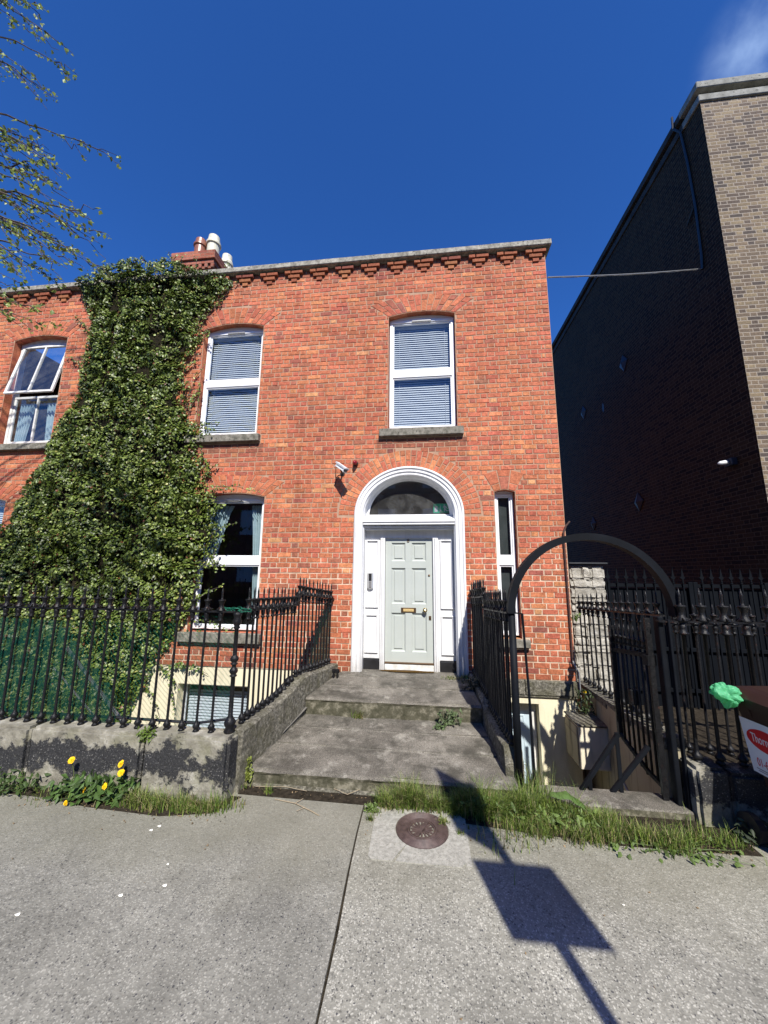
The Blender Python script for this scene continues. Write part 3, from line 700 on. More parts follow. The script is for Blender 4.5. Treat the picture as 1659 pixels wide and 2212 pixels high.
def window(parent, a, b, z0, z1, zm, y, blind=True, mat=None, top_arch=None, room=M_DARK, gl=None, w_=0.055, vent=True):
    mat = mat or M_UPVC; gl = gl or M_GLASS
    f = MB(); ring(f, a, b, z0, z1, w_, y, y + 0.07)
    f.box(a + w_, b - w_, y + .001, y + 0.07, zm - 0.07, zm + 0.07, b=0.006)
    # beads
    ring(f, a + w_ + .001, b - w_ - .001, z0 + w_ + .001, zm - 0.071, 0.022, y + 0.018, y + 0.06, 0.004)
    ring(f, a + w_ + .001, b - w_ - .001, zm + 0.071, z1 - w_ - .001, 0.022, y + 0.018, y + 0.06, 0.004)
    if top_arch:
        f.prism([(a, z1 + .002)] + [(b, z1 + .002)] + [p for p in top_arch.pts()[::-1]], y + 0.012, y + 0.07)
    if blind or vent:
        pass
    fo = f.build('window', mat, parent)
    if vent:
        v = MB(); v.box((a + b) / 2 - 0.17, (a + b) / 2 + 0.17, y - 0.014, y - .001, z1 - 0.05, z1 - 0.018, b=.004); v.build('trickle_vent', M_GREYPL, fo)
    p = MB(); p.add([(a + w_, y + 0.035, z0 + w_), (b - w_, y + 0.035, z0 + w_), (b - w_, y + 0.035, z1 - w_), (a + w_, y + 0.035, z1 - w_)], [(0, 1, 2, 3)])
    p.build('pane', gl, fo, fix=False)
    if blind: blinds(fo, a + w_ + .01, b - w_ - .01, z0 + w_, z1 - w_, y + 0.11)
    rm = MB(); D = 2.2; rm.add([(a - .3, y + .08, z0 - .3), (b + .3, y + .08, z0 - .3), (b + .3, y + .08, z1 + .3), (a - .3, y + .08, z1 + .3), (a - .3, y + D, z0 - .3), (b + .3, y + D, z0 - .3), (b + .3, y + D, z1 + .3), (a - .3, y + D, z1 + .3)],
        [(4, 5, 6, 7), (0, 1, 5, 4), (1, 2, 6, 5), (2, 3, 7, 6), (3, 0, 4, 7)])
    rm.build('room', room, fo, fix=False)
    return fo
W = {n_: (a_, b_, s_, A_) for n_, a_, b_, s_, A_ in wins}
def uw(n, y=0.10, **k):
    a, b, s_, Ar = W[n]
    return window(A, a + .01, b - .01, s_ + 0.03, Ar.sp - 0.005, k.pop('zm'), y, top_arch=Ar, **k)
uw('upper_right', zm=5.44); uw('upper_left', zm=5.44)
gw = uw('ground_left', zm=2.17, blind=False, room=M_ROOM)
def curtain(fo, x0t, x1t, x0b, x1b, zt, zb, y):
    c = MB(); n = 36; vs = []
    for j in range(9):
        tz = j / 8
        for i in range(n + 1):
            s_ = i / n; k = tz ** 0.7
            x = (x0t + (x1t - x0t) * s_) * (1 - k) + (x0b + (x1b - x0b) * s_) * k
            vs.append((x, y + 0.025 * math.sin(s_ * 34), zt + (zb - zt) * tz))
    c.add(vs, [(j * (n + 1) + i, j * (n + 1) + i + 1, (j + 1) * (n + 1) + i + 1, (j + 1) * (n + 1) + i) for j in range(8) for i in range(n)])
    c.build('curtain', M_CURT, fo, fix=False, smooth=True)
curtain(gw, -3.84, -3.38, -3.84, -3.66, 3.15, 2.2, 0.26); curtain(gw, -3.06, -2.80, -2.93, -2.79, 3.15, 1.2, 0.26)
window(A, 1.10, 1.395, 1.08, 3.265, 2.195, 0.10, blind=False, top_arch=W['narrow'][3], w_=0.04, vent=False, room=NT('grey_room').set(.9, .1).col((.06, .065, .065)).m)
m = MB(); m.box(1.14, 1.355, .205, .21, 1.12, 3.22); m.build('interior_grey_panel', mottled('interior_grey', (.035, .042, .04), (.055, .062, .06), 4, .8, .2, 0), A)  # added panel; its grey stands in for light inside the narrow window
# basement window, left, with blinds
window(A, -3.965, -2.765, -0.655, 0.21, 0.16, 0.13, vent=False) if False else None
f = MB(); ring(f, -3.965, -2.765, -0.655, 0.21, 0.05, 0.15, 0.2); fo = f.build('basement_window', M_UPVC, A)
p = MB(); p.add([(-3.92, .18, -.61), (-2.81, .18, -.61), (-2.81, .18, .165), (-3.92, .18, .165)], [(0, 1, 2, 3)]); p.build('pane', M_GLASS, fo, fix=False)
blinds(fo, -3.90, -2.82, -0.6, 0.06, 0.235, pitch=0.045, tilt=65, head=False)
rm = MB(); rm.box(-4.0, -2.7, 0.28, 0.4, -0.8, 0.3); rm.build('room', M_DARK, fo)
# neighbour: old sash, top light pushed open
a, b, s_, Ar = W['far_upper']
f = MB(); y = 0.12
ring(f, a + .01, b - .01, s_ + .02, Ar.sp - .01, 0.05, y, y + .09); f.prism([(a + .01, Ar.sp - .008), (b - .01, Ar.sp - .008)] + Ar.pts()[::-1], y + .012, y + .08)
fo = f.build('sash_window', M_OLDW, B)
lo = MB(); ring(lo, a + .062, b - .062, s_ + .072, 5.40, 0.05, y + .012, y + .05); lo.box((a + b) / 2 - .016, (a + b) / 2 + .016, y + .013, y + .048, s_ + .122, 5.35); lo.build('lower_sash', M_OLDW, fo)
p = MB(); p.add([(a + .1, y + .03, s_ + .1), (b - .1, y + .03, s_ + .1), (b - .1, y + .03, 5.37), (a + .1, y + .03, 5.37)], [(0, 1, 2, 3)]); p.build('pane', M_GLASSO, fo, fix=False)
up = MB(); ring(up, a + .062, b - .062, 0, 1.15, 0.05, -.02, .02); up.box((a + b) / 2 - .016, (a + b) / 2 + .016, -.018, .018, .05, 1.10)
pn = MB(); pn.add([(a + .1, 0, .03), (b - .1, 0, .03), (b - .1, 0, 1.12), (a + .1, 0, 1.12)], [(0, 1, 2, 3)])
def tilt(mb, hinge_y, hinge_z, H, ang):
    out = []
    for (x, yy, z) in mb.v:
        dz = z - H; out.append((x, hinge_y + yy * math.cos(ang) + dz * math.sin(ang), hinge_z + dz * math.cos(ang) - yy * math.sin(ang)))
    mb.v = out; return mb
tilt(up, y + .02, 6.50, 1.15, R(10)).build('upper_sash', M_OLDW, fo); tilt(pn, y + .02, 6.50, 1.15, R(10)).build('pane', M_GLASSO, fo, fix=False)
rm = MB(); rm.box(a - .1, b + .1, 1.6, 1.7, s_ - .1, 6.7); rm.build('room', M_DARK, fo)
c = MB()
curtain(fo, a + .08, a + .45, a + .08, a + .3, 5.3, 4.42, y + .12); curtain(fo, b - .5, b - .08, b - .42, b - .08, 5.3, 4.42, y + .12)
a, b, s_, Ar = W['far_ground']
window(B, a + .01, b - .01, s_ + .03, Ar.sp - .005, 2.17, 0.10, top_arch=Ar, blind=True)

# chimney stack ---------------------------------------------------------
m = MB(); CX0, CX1, CY0, CY1 = -5.75, -4.86, 1.08, 3.2
m.box(CX0, CX1, CY0, CY1, 7.4, 8.92, b=.004)
m.box(CX0 - .02, CX1 + .02, CY0 - .02, CY1 + .02, 8.92, 9.02, b=.004)
k = 0; x = CX0 - .02
while x < CX1: m.box(x, x + .075, CY0 - .06, CY0 - .021, 8.92, 9.02, b=.003); x += .15
m.box(CX0 - .06, CX1 + .06, CY0 - .06, CY1 + .06, 9.021, 9.12, b=.005)
m.box(CX0 - .10, CX1 + .10, CY0 - .10, CY1 + .10, 9.121, 9.34, b=.006)
ch = m.build('chimney', M_REDX, A)
M_POTW = mottled('pot_cream', (0.52, 0.49, 0.37), (0.66, 0.63, 0.50), 6, 0.6, 0.4, 0.2, 0.004, (0.35, 0.36, 0.3), 9)
M_POTB = mottled('pot_brown', (0.20, 0.075, 0.045), (0.28, 0.11, 0.06), 6, 0.4, 0.5, 0.1)
def pot(x, y, h, r, m):
    q = MB(); q.lathe([(r, 9.34), (r * .96, 9.34 + h * .62), (r * 1.16, 9.34 + h * .64), (r * 1.16, 9.34 + h * .72), (r * .95, 9.34 + h * .8), (r * .86, 9.34 + h), (r * .7, 9.34 + h), (r * .7, 9.34 + h * .8)], (x, y, 0), 20)
    q.build('chimney_pot', m, ch, smooth=False)
pot(-5.31, 1.22, 0.52, 0.135, M_POTB); pot(-5.02, 1.28, 0.64, 0.145, M_POTW); pot(-5.08, 1.95, 0.78, 0.14, M_POTW); pot(-5.02, 2.5, 0.86, 0.14, M_POTW)

# ------------------------------------------------------------------ doorway
def sweep(mb, prof, path):
    n = len(prof)
    for i in range(len(path) - 1):
        P0, P1 = path[i], path[i + 1]
        for j in range(n - 1):
            vs = [(*P0(prof[j][0]), prof[j][1]), (*P1(prof[j][0]), prof[j][1]), (*P1(prof[j + 1][0]), prof[j + 1][1]), (*P0(prof[j + 1][0]), prof[j + 1][1])]
            mb.add([(v[0], v[2], v[1]) for v in vs], [(0, 1, 2, 3)])
def doorpath(zb=0.50, k=44):
    L = [lambda o: (DCX - (DA - o), zb)]
    for i in range(k + 1):
        th = math.pi * i / k
        L.append(lambda o, th=th: (DCX - (DA - o) * math.cos(th), DSP + (DB - o) * math.sin(th)))
    L.append(lambda o: (DCX + (DA - o), zb)); return L
m = MB()
prof = [(-.012, 0.0), (-.012, -.028), (.004, -.040), (.020, -.040), (.026, -.022), (.060, -.020), (.066, -.034), (.076, -.034), (.082, -.016), (.112, -.014), (.118, -.028), (.130, -.026), (.134, .0), (.150, .02), (.150, .21)]
sweep(m, prof, doorpath())
surround = m.build('door_surround', M_JOIN, A, fix=False)
me = surround.data
b = bmesh.new(); b.from_mesh(me); bmesh.ops.remove_doubles(b, verts=b.verts, dist=1e-5); bmesh.ops.recalc_face_normals(b, faces=b.faces); b.to_mesh(me); b.free()
m = MB()
m.box(-1.005, 0.46, 0.17, 0.24, 2.56, 2.70)                      # frieze
m.box(-.66, 0.114, 0.19, 0.25, 2.545, 2.558)
m.box(-1.005, 0.46, 0.045, 0.20, 2.685, 2.712, b=.004); m.box(-1.005, 0.46, 0.015, 0.20, 2.714, 2.75, b=.005)
m.box(-1.005, 0.46, -0.03, 0.15, 2.757, 2.80, b=.004)
m.add([(-1.005, -.045, 2.80), (.46, -.045, 2.80), (.46, -.045, 2.825), (-1.005, -.045, 2.825), (-1.005, .20, 2.935), (.46, .20, 2.935), (-1.005, .20, 2.80), (.46, .20, 2.80)],
      [(0, 1, 2, 3), (3, 2, 5, 4), (0, 6, 7, 1), (0, 3, 4, 6), (1, 7, 5, 2), (4, 5, 7, 6)])
m.build('transom', M_JOIN, surround)
m = MB()   # sidelight boards and pilasters
for s0, s1, pl in ((-1.005, -.735, (-.735, -.66)), (0.20, 0.46, (.114, .20))):
    m.box(s0, s1, .175, .22, .665, 2.56)
    for z0, z1 in ((1.30, 2.53), (0.76, 1.22)):
        q0, q1 = s0 + .03, s1 - .03
        zz0, zz1 = (1.44, 2.53) if z0 > 1.25 else (.75, 1.34)
        ring(m, q0, q1, zz0, zz1, .024, .150, .176, .005)
    x0, x1 = pl
    for i in range(3):
        w3 = (x1 - x0) / 3; m.box(x0 + i * w3 + .002, x0 + (i + 1) * w3 - .002, .13 + .012 * abs(i - 1), .22, .50, 2.56, b=.005)
    m.box(x0, x1, .150, .22, .50, 2.56)
m.build('side_panel', M_JOIN, surround)
m = MB()
for s0, s1 in ((-1.0, -.745), (.21, .455)):
    m = MB(); m.box(s0, s1, .14, .21, .51, .655, b=.004); m.box(s0, s1, .15, .21, .6535, .672, b=.003); m.build('black_plinth_block', M_BLACKP, surround)
m = MB(); m.box(-.655, .11, .16, .30, .49, .600, b=.008); m.build('threshold', M_OLDW, surround)
m = MB(); m.box(-.655, .11, .15, .23, .602, .622, b=.004); m.build('weather_bar', M_BRASSD, surround)
# fanlight
m = MB()
def fl(o): return [(DCX - (.70 - o) * math.cos(math.pi * i / 36), 2.937 + (.625 - o) * math.sin(math.pi * i / 36)) for i in range(37)]
o0, o1 = fl(-.03), fl(.03)
for i in range(36):
    m.add([(o0[i][0], .185, o0[i][1]), (o0[i + 1][0], .185, o0[i + 1][1]), (o1[i + 1][0], .20, o1[i + 1][1]), (o1[i][0], .20, o1[i][1]), (o1[i][0], .23, o1[i][1]), (o1[i + 1][0], .23, o1[i + 1][1])], [(0, 1, 2, 3), (3, 2, 5, 4)])
m.box(DCX - .70, DCX + .70, .20, .23, 2.936, 2.957)
fan = m.build('fanlight', M_JOIN, surround, fix=False)
q = fl(0.0); m = MB(); m.add([(x, .215, z) for x, z in q], [tuple(range(37))]); m.build('pane', M_FAN, fan, fix=False)
m = MB(); m.box(-1.1, .6, 2.2, 2.3, 2.3, 3.9); m.box(-1.1, .6, .3, 2.2, 3.75, 3.8); m.box(-1.1, -1.05, .3, 2.2, 2.3, 3.75); m.box(.55, .6, .3, 2.2, 2.3, 3.75); m.box(-1.1, .6, .26, 2.2, 2.5, 2.55)
m.build('hall', mottled('hall_wall', (0.10, 0.10, 0.10), (0.14, 0.14, 0.14), 2, .9, .1, 0), fan)
# white mask closing the gap between surround and recess plane
m = MB()
oo = [(DCX - .725 * math.cos(math.pi * i / 36), 2.937 + .648 * math.sin(math.pi * i / 36)) for i in range(37)]
ou = [(DCX - .75 * math.cos(math.pi * i / 36), 2.92 + .67 * math.sin(math.pi * i / 36)) for i in range(37)]
for i in range(36): m.add([(ou[i][0], .212, ou[i][1]), (ou[i + 1][0], .212, ou[i + 1][1]), (oo[i + 1][0], .205, oo[i + 1][1]), (oo[i][0], .205, oo[i][1])], [(0, 1, 2, 3)])
m.build('fanlight_surround', M_JOIN, fan, fix=False)

# the door itself
DX0, DX1, DZ0, DZ1, DY = -.655, .11, .622, 2.548, .195
m = MB(); m.box(DX0, DX1, DY + .024, DY + .05, DZ0, DZ1)
cols_ = [(-.555, -.330), (-.225, .005)]; rows_ = [(.775, 1.366), (1.505, 2.073), (2.185, 2.484)]
e = .0005
def st(x0, x1, z0, z1): m.box(x0 + e, x1 - e, DY, DY + .0245, z0 + e, z1 - e)
st(DX0, cols_[0][0], DZ0, DZ1); st(cols_[1][1], DX1, DZ0, DZ1)
zs = [DZ0] + [v for r2 in rows_ for v in r2] + [DZ1]
for i in range(0, len(zs), 2): st(cols_[0][0], cols_[1][1], zs[i], zs[i + 1])
for r0, r1 in rows_: st(cols_[0][1], cols_[1][0], r0, r1)
for c0, c1 in cols_:
    for r0, r1 in rows_:
        # sloped moulding then raised field
        k = .018; y0, y1 = DY + .009, DY + .0235
        A4 = [(c0, r0), (c1, r0), (c1, r1), (c0, r1)]; B4 = [(c0 + k, r0 + k), (c1 - k, r0 + k), (c1 - k, r1 - k), (c0 + k, r1 - k)]
        m.add([(x, y0, z) for x, z in A4] + [(x, y1, z) for x, z in B4], [(i, (i + 1) % 4, 4 + (i + 1) % 4, 4 + i) for i in range(4)])
        m.box(c0 + .045, c1 - .045, DY + .011, DY + .03, r0 + .045, r1 - .045, b=.005)
door = m.build('front_door', M_DOOR, A)
def pt(name, mb, mt, par, **k): return mb.build(name, mt, par, **k)
m = MB(); m.box(-.400, -.160, DY - .008, DY, 1.372, 1.448, b=.003); lb = pt('letterbox', m, M_BRASSD, door)
m = MB(); m.box(-.362, -.197, DY - .012, DY - .0085, 1.391, 1.431, b=.002); pt('letterbox_flap', m, M_BRASSL, lb)
m = MB(); m.lathe([(.0, -.075), (.018, -.073), (.031, -.060), (.036, -.043), (.031, -.027), (.016, -.018), (.014, -.006), (.028, -.004), (.028, 0)], (-.018, DY, 1.418), 18, axis='y'); pt('door_knob', m, M_BRASS, door, smooth=True)
m = MB(); m.lathe([(.0, -.012), (.015, -.010), (.018, -.003), (.018, 0)], (.052, DY, 1.958), 14, axis='y'); pt('lock', m, M_BRASSD, door, smooth=True)
m = MB(); m.box(.040, .078, DY - .006, DY, 1.262, 1.328, b=.002); m.lathe([(0, -.014), (.010, -.012), (.011, 0)], (.058, DY - .006, 1.305), 10, axis='y'); pt('keyhole_plate', m, M_BRASSD, door)
def text(s, size, name, mt, parent, loc, rot, extrude=.001, align='CENTER'):
    cu = bpy.data.curves.new(name, 'FONT'); cu.body = s; cu.size = size; cu.extrude = extrude; cu.align_x = align; cu.align_y = 'CENTER'
    tmp = bpy.data.objects.new('tmp', cu); COL.objects.link(tmp); bpy.context.view_layer.update()
    me = bpy.data.meshes.new_from_object(tmp.evaluated_get(bpy.context.evaluated_depsgraph_get()))
    bpy.data.objects.remove(tmp); T = Matrix.Translation(loc) @ rot.to_4x4(); me.transform(T)
    me.materials.clear(); return link(name, me, mt, parent)
RX = Matrix.Rotation(R(90), 3, 'X')
text('8', .085, 'door_number', M_BRASSD, door, Vector((-.283, DY - .004, 2.515)), RX, .003)
text('NO JUNK MAIL', .020, 'letterbox_text', M_LGREY, lb, Vector((-.279, DY - .0125, 1.411)), RX, .0003)

# intercom
e_ = empty('intercom', (-.90, .16, 1.86), 'silver door entry intercom panel on the white board left of the door', 'intercom')
m = MB(); m.box(-.945, -.845, .125, .172, 1.73, 2.005, b=.02); pt('housing', m, M_SILVER, e_)
m = MB(); m.box(-.918, -.872, .118, .124, 1.865, 1.98); pt('speaker_grille', m, M_BLACKP, e_)
m = MB()
m.box(-.916, -.874, .119, .124, 1.752, 1.853)
pt('keypad', m, M_LGREY, e_)
m = MB()
for i in range(5): m.box(-.912, -.878, .115, .1185, 1.762 + i * .019, 1.772 + i * .019)
pt('button', m, M_GREYPL, e_)

# exit sign behind the fanlight
e_ = empty('exit_sign', (.25, .30, 3.05), 'green emergency exit sign with down arrow and running figure behind fanlight glass', 'sign')
m = MB(); m.box(.135, .43, .262, .27, 2.985, 3.145); m_g = NT('exit_green').set(.5, .3); m_g.col((0.0, 0.48, 0.22)); pt('sign_board', m, m_g.m, e_)
m = MB(); Y = .2605
m.box(.155, .205, Y, .2615, 3.005, 3.10); m.box(.248, .256, Y, .2615, 3.03, 3.115)
m.add([(.232, Y, 3.04), (.272, Y, 3.04), (.252, Y, 3.01)], [(0, 1, 2)])
m.lathe([(0, 0), (.011, 0), (.011, .001)], (.318, Y, 3.122), 10, axis='y')
m.prism([(.315, 3.11), (.345, 3.105), (.372, 3.065), (.362, 3.055), (.342, 3.08), (.335, 3.06), (.36, 3.03), (.40, 3.03), (.40, 3.02), (.35, 3.015), (.325, 3.045), (.322, 3.01), (.31, 3.0), (.312, 3.05), (.322, 3.085), (.30, 3.075), (.294, 3.082)], Y, Y + .001)
pt('pictogram', m, M_LABEL, e_)

# camera on wall + red lamp ------------------------------------------------
e_ = empty('security_camera', (-1.40, -.02, 3.68), 'white bullet security camera on a black bracket left of the door arch', 'security camera')
c0 = Vector((-1.43, -.20, 3.74)); c1 = Vector((-1.23, -.30, 3.585)); d = (c1 - c0).normalized()
sd = d.cross(Vector((0, 0, 1))).normalized(); upv = sd.cross(d)
def obox(mb, c, d, s_, u, L, Wd, H, b=0):
    bm = bmesh.new(); bmesh.ops.create_cube(bm, size=1)
    for v in bm.verts: v.co = c + d * v.co.x * L + s_ * v.co.y * Wd + u * v.co.z * H
    if b: bmesh.ops.bevel(bm, geom=bm.edges[:], offset=b, segments=2, affect='EDGES')
    mb.bm(bm)
m = MB(); obox(m, (c0 + c1) / 2 + upv * .028, d, sd, upv, .25, .085, .018, .004); pt('sun_shield', m, M_WHITE, e_)
m = MB(); obox(m, (c0 + c1) / 2 - upv * .008, d, sd, upv, .20, .065, .05, .01); pt('camera_body', m, M_LABEL, e_)
m = MB(); m.tube([(c0 + c1) / 2 + d * .10, (c0 + c1) / 2 + d * .125], .03, 12); pt('lens', m, M_PLASTICB, e_)
m = MB(); m.tube([(-1.37, 0, 3.62), (-1.37, -.06, 3.62), (-1.36, -.18, 3.65)], .014, 8); m.tube([(-1.37, 0, 3.62), (-1.37, -.015, 3.62)], .04, 12); pt('bracket', m, M_PLASTICB, e_)
m = MB(); m.tube([c0 + Vector((0, 0, -.01)), (-1.475, -.06, 3.68), (-1.485, -.012, 3.6), (-1.47, -.012, 3.56), (-1.44, -.012, 3.60), (-1.38, -.01, 3.615)], .005, 6)
m.tube([(-1.455, -.012, 3.57), (-1.485, -.014, 3.50), (-1.487, -.014, 3.44)], .006, 6); pt('cable', m, M_PLASTICB, e_)
e_ = empty('alarm_lamp', (-1.15, -.03, 3.79), 'small red round warning lamp beside the security camera', 'lamp')
m = MB(); m.lathe([(0, -.125), (.02, -.120), (.032, -.10), (.037, -.075), (.037, -.04)], (-1.15, 0, 3.79), 16, axis='y'); pt('lens', m, M_REDL, e_, smooth=True)
m = MB(); m.lathe([(.042, -.045), (.045, -.04), (.045, 0)], (-1.15, -.001, 3.79), 16, axis='y'); pt('base', m, M_PLASTICB, e_)

# ------------------------------------------------------------------ entrance steps
e_ = empty('entrance_steps', (-.5, -1.0, 0), 'worn grey granite entrance steps rising from the pavement to the door', 'steps')
def lx(y): return -1.28 - 0.225 * (-y)      # left edge of the treads
def rxe(y): return 0.56 + 0.08 * (-y)
def slab(y0, y1, z0f, z1b, x0=None, x1=None, th=.16, jitter=.004, gap=.005):
    """tread from y0 (front) to y1 (back); z at front and back"""
    nx = 26; ny = 5; m = MB(); vs = []
    xa0 = (x0 if x0 is not None else lx(y0)); xb0 = (x1 if x1 is not None else rxe(y0)); xa1 = (x0 if x0 is not None else lx(y1)); xb1 = (x1 if x1 is not None else rxe(y1))
    bm = bmesh.new(); grid = {}
    prof = [(0, -th), (0, -.05), (-.012, -.022), (.012, -.004)] + [(0.03 + (1 - .03) * k / ny, 0) for k in range(ny + 1)] + [(1, -th)]
    for i in range(nx + 1):
        f = i / nx
        for j, (py, pz) in enumerate(prof):
            Lr = (y1 - y0)
            if j < 4: yy = y0 + py; t = 0
            else: t = py; yy = y0 + py * Lr
            t = max(0, min(1, (yy - y0) / Lr)); xx = (xa0 + (xb0 - xa0) * f) * (1 - t) + (xa1 + (xb1 - xa1) * f) * t
            zz = z0f + (z1b - z0f) * t + pz
            nn = noise.noise(Vector((xx * 3.1, yy * 3.1, pz * 8 + y0))); n2 = noise.noise(Vector((xx * 14, yy * 9, pz * 30)))
            if j in (1, 2, 3): yy += nn * .012 + n2 * .006; zz += n2 * .004
            if j == 0: yy += nn * .03 + .015
            if j > 3 and j < len(prof) - 1: zz += nn * jitter - .004 * math.sin(math.pi * f)
            grid[i, j] = bm.verts.new((xx, yy, zz))
    J = len(prof)
    for i in range(nx):
        for j in range(J - 1): bm.faces.new((grid[i, j], grid[i + 1, j], grid[i + 1, j + 1], grid[i, j + 1]))
    bm.faces.new([grid[0, j] for j in range(J)][::-1]); bm.faces.new([grid[nx, j] for j in range(J)])
    bmesh.ops.recalc_face_normals(bm, faces=bm.faces); m.bm(bm); return m
t1 = slab(-2.12, -1.70, .150, .190, x1=-.0905); t1.build('step', M_STEP, e_, smooth=False)
t2 = slab(-2.12, -1.70, .150, .190, x0=-.0895, x1=.79)
t2.build('step', M_STEP, e_)
slab(-1.672, -1.345, .190, .222, th=.1).build('step', M_STEP, e_)
slab(-1.312, -.96, .220, .25, th=.1).build('step', M_STEP, e_)
slab(-1.03, -.62, .445, .475, th=.22).build('step', M_STEP, e_)
slab(-.592, -.24, .478, .500, th=.1).build('step', M_STEP, e_)
slab(-.214, .16, .500, .512, th=.1).build('step', M_STEP, e_)
m = MB(); m.box(-1.72, .76, -2.05, .18, -.3, .12); m.box(-1.5, .66, -.95, .18, .12, .40); m.build('step_core', M_SOIL, e_)
m = MB(); m.box(-1.72, .78, -2.14, -1.9, -.1, .03, b=.02)
m.build('foundation_stone', M_CURB, e_)
# gutter strip on the left of the treads
m = MB(); m.add([(-1.86, -2.10, .135), (-1.70, -2.10, .135), (-1.33, -.2, .47), (-1.50, -.2, .47)], [(0, 1, 2, 3)])
m.build('gutter_strip', mottled('cement', (.10, .095, .085), (.16, .15, .135), 6, .9, .2, .2), e_, fix=False)

# curbs carrying the side railings
def curb(name, label, pts, w_, mat):
    """pts: list of (x, y, ztop, zbot) along the centre line"""
    m = MB(); bm = bmesh.new(); secs = []
    P = []
    for (a, b_) in zip(pts[:-1], pts[1:]):
        L = math.hypot(a[0] - b_[0], a[1] - b_[1]) + abs(a[2] - b_[2]); k = max(2, int(L / .05))
        for i in range(k): P.append([a[q] + (b_[q] - a[q]) * i / k for q in range(4)])
    P.append(list(pts[-1]))
    for (x, y, zt, zb) in P:
        row = []
        for dx, z in ((-w_ / 2, zb), (-w_ / 2, zt - .02), (-w_ / 2 + .025, zt), (w_ / 2 - .025, zt), (w_ / 2, zt - .02), (w_ / 2, (zt + zb) * .5 + .1), (w_ / 2, zb)):
            v = Vector((x + dx, y, z)); n1 = noise.noise(v * 7) * .012 + noise.noise(v * 20) * .007; v.x += n1 * (1 if dx > 0 else -1); v.z += noise.noise(v * 9) * .006
            row.append(bm.verts.new(v))
        secs.append(row)
    for r0, r1 in zip(secs[:-1], secs[1:]):
        for j in range(6): bm.faces.new((r0[j], r0[j + 1], r1[j + 1], r1[j]))
    bm.faces.new(secs[0]); bm.faces.new(secs[-1][::-1]); bmesh.ops.recalc_face_normals(bm, faces=bm.faces); m.bm(bm)
    o = m.build(name, mat); o.location = (0, 0, 0); tag(o, label, 'wall'); return o
LXc = lambda y: -1.46 - 0.162 * (-y)
RXc = lambda y: .68 + .06 * (-y)
curb('curb_wall', 'rough granite curb wall under the railing left of the steps', [(LXc(-2.28), -2.24, .53, -.3), (LXc(-1.6), -1.6, .575, -.3), (LXc(-1.2), -1.2, .66, -.3), (LXc(-1.12), -1.12, .70, -.3), (LXc(-.9), -.9, .70, -.3), (LXc(-.6), -.6, .655, -.3), (LXc(-.02), -.02, .62, -.3)], .22, M_CURB)
curb('curb_wall', 'shaded granite curb wall under the railing right of the steps', [(RXc(-1.98), -1.98, .28, -1.5), (RXc(-1.9), -1.9, .40, -1.5), (RXc(-1.1), -1.1, .42, -1.5), (RXc(-.9), -.9, .50, -1.5), (RXc(-.02), -.02, .56, -1.5)], .17, M_CURB)

# left plinth wall
def plinth(name, label, blocks, y0, y1):
    e = empty(name, (blocks[0][0], y0, 0), label, 'wall')
    for (x0, x1, z1) in blocks:
        bm = bmesh.new(); bmesh.ops.create_cube(bm, size=1)
        for v in bm.verts: v.co = ((x0 + x1) / 2 + v.co.x * (x1 - x0), (y0 + y1) / 2 + v.co.y * (y1 - y0), (z1 - .25) / 2 + v.co.z * (z1 + .25))
        bmesh.ops.bevel(bm, geom=bm.edges[:], offset=.028, segments=2, affect='EDGES')
        bmesh.ops.subdivide_edges(bm, edges=bm.edges[:], cuts=9, use_grid_fill=True)
        for v in bm.verts:
            n1 = noise.noise(v.co * 6) * .008 + noise.noise(v.co * 19) * .004; v.co += Vector((n1, -n1, n1 * .6))
        m = MB(); m.bm(bm); m.build('granite_block', M_PLINTH, e)
    return e
plinth('plinth_wall', 'low granite plinth wall with peeling black paint under the left front railing', [(-10.0, -5.9, .50), (-5.89, -4.75, .50), (-4.74, -3.78, .505), (-3.77, -2.60, .51), (-2.585, -1.762, .515)], -2.41, -2.17)
plinth('plinth_wall', 'low granite plinth wall with black paint right of the area gate, behind the brown bin', [(2.19, 2.45, .43), (2.455, 3.6, .40), (3.61, 5.6, .40)], -2.19, -1.95)
# retaining walls of the area
m = MB(); m.box(-10, -1.90, -2.16, -2.05, -1.55, .42); o = m.build('retaining_wall', M_CREAMD); tag(o, 'stained retaining wall of the left basement area below the plinth', 'wall')
m = MB(); m.box(-1.95, -1.75, -2.0, -.01, -1.55, -.15); 
o = m.build('stair_side_wall', M_CREAMD, None); tag(o, 'stained wall under the left edge of the entrance steps beside the basement area', 'wall')

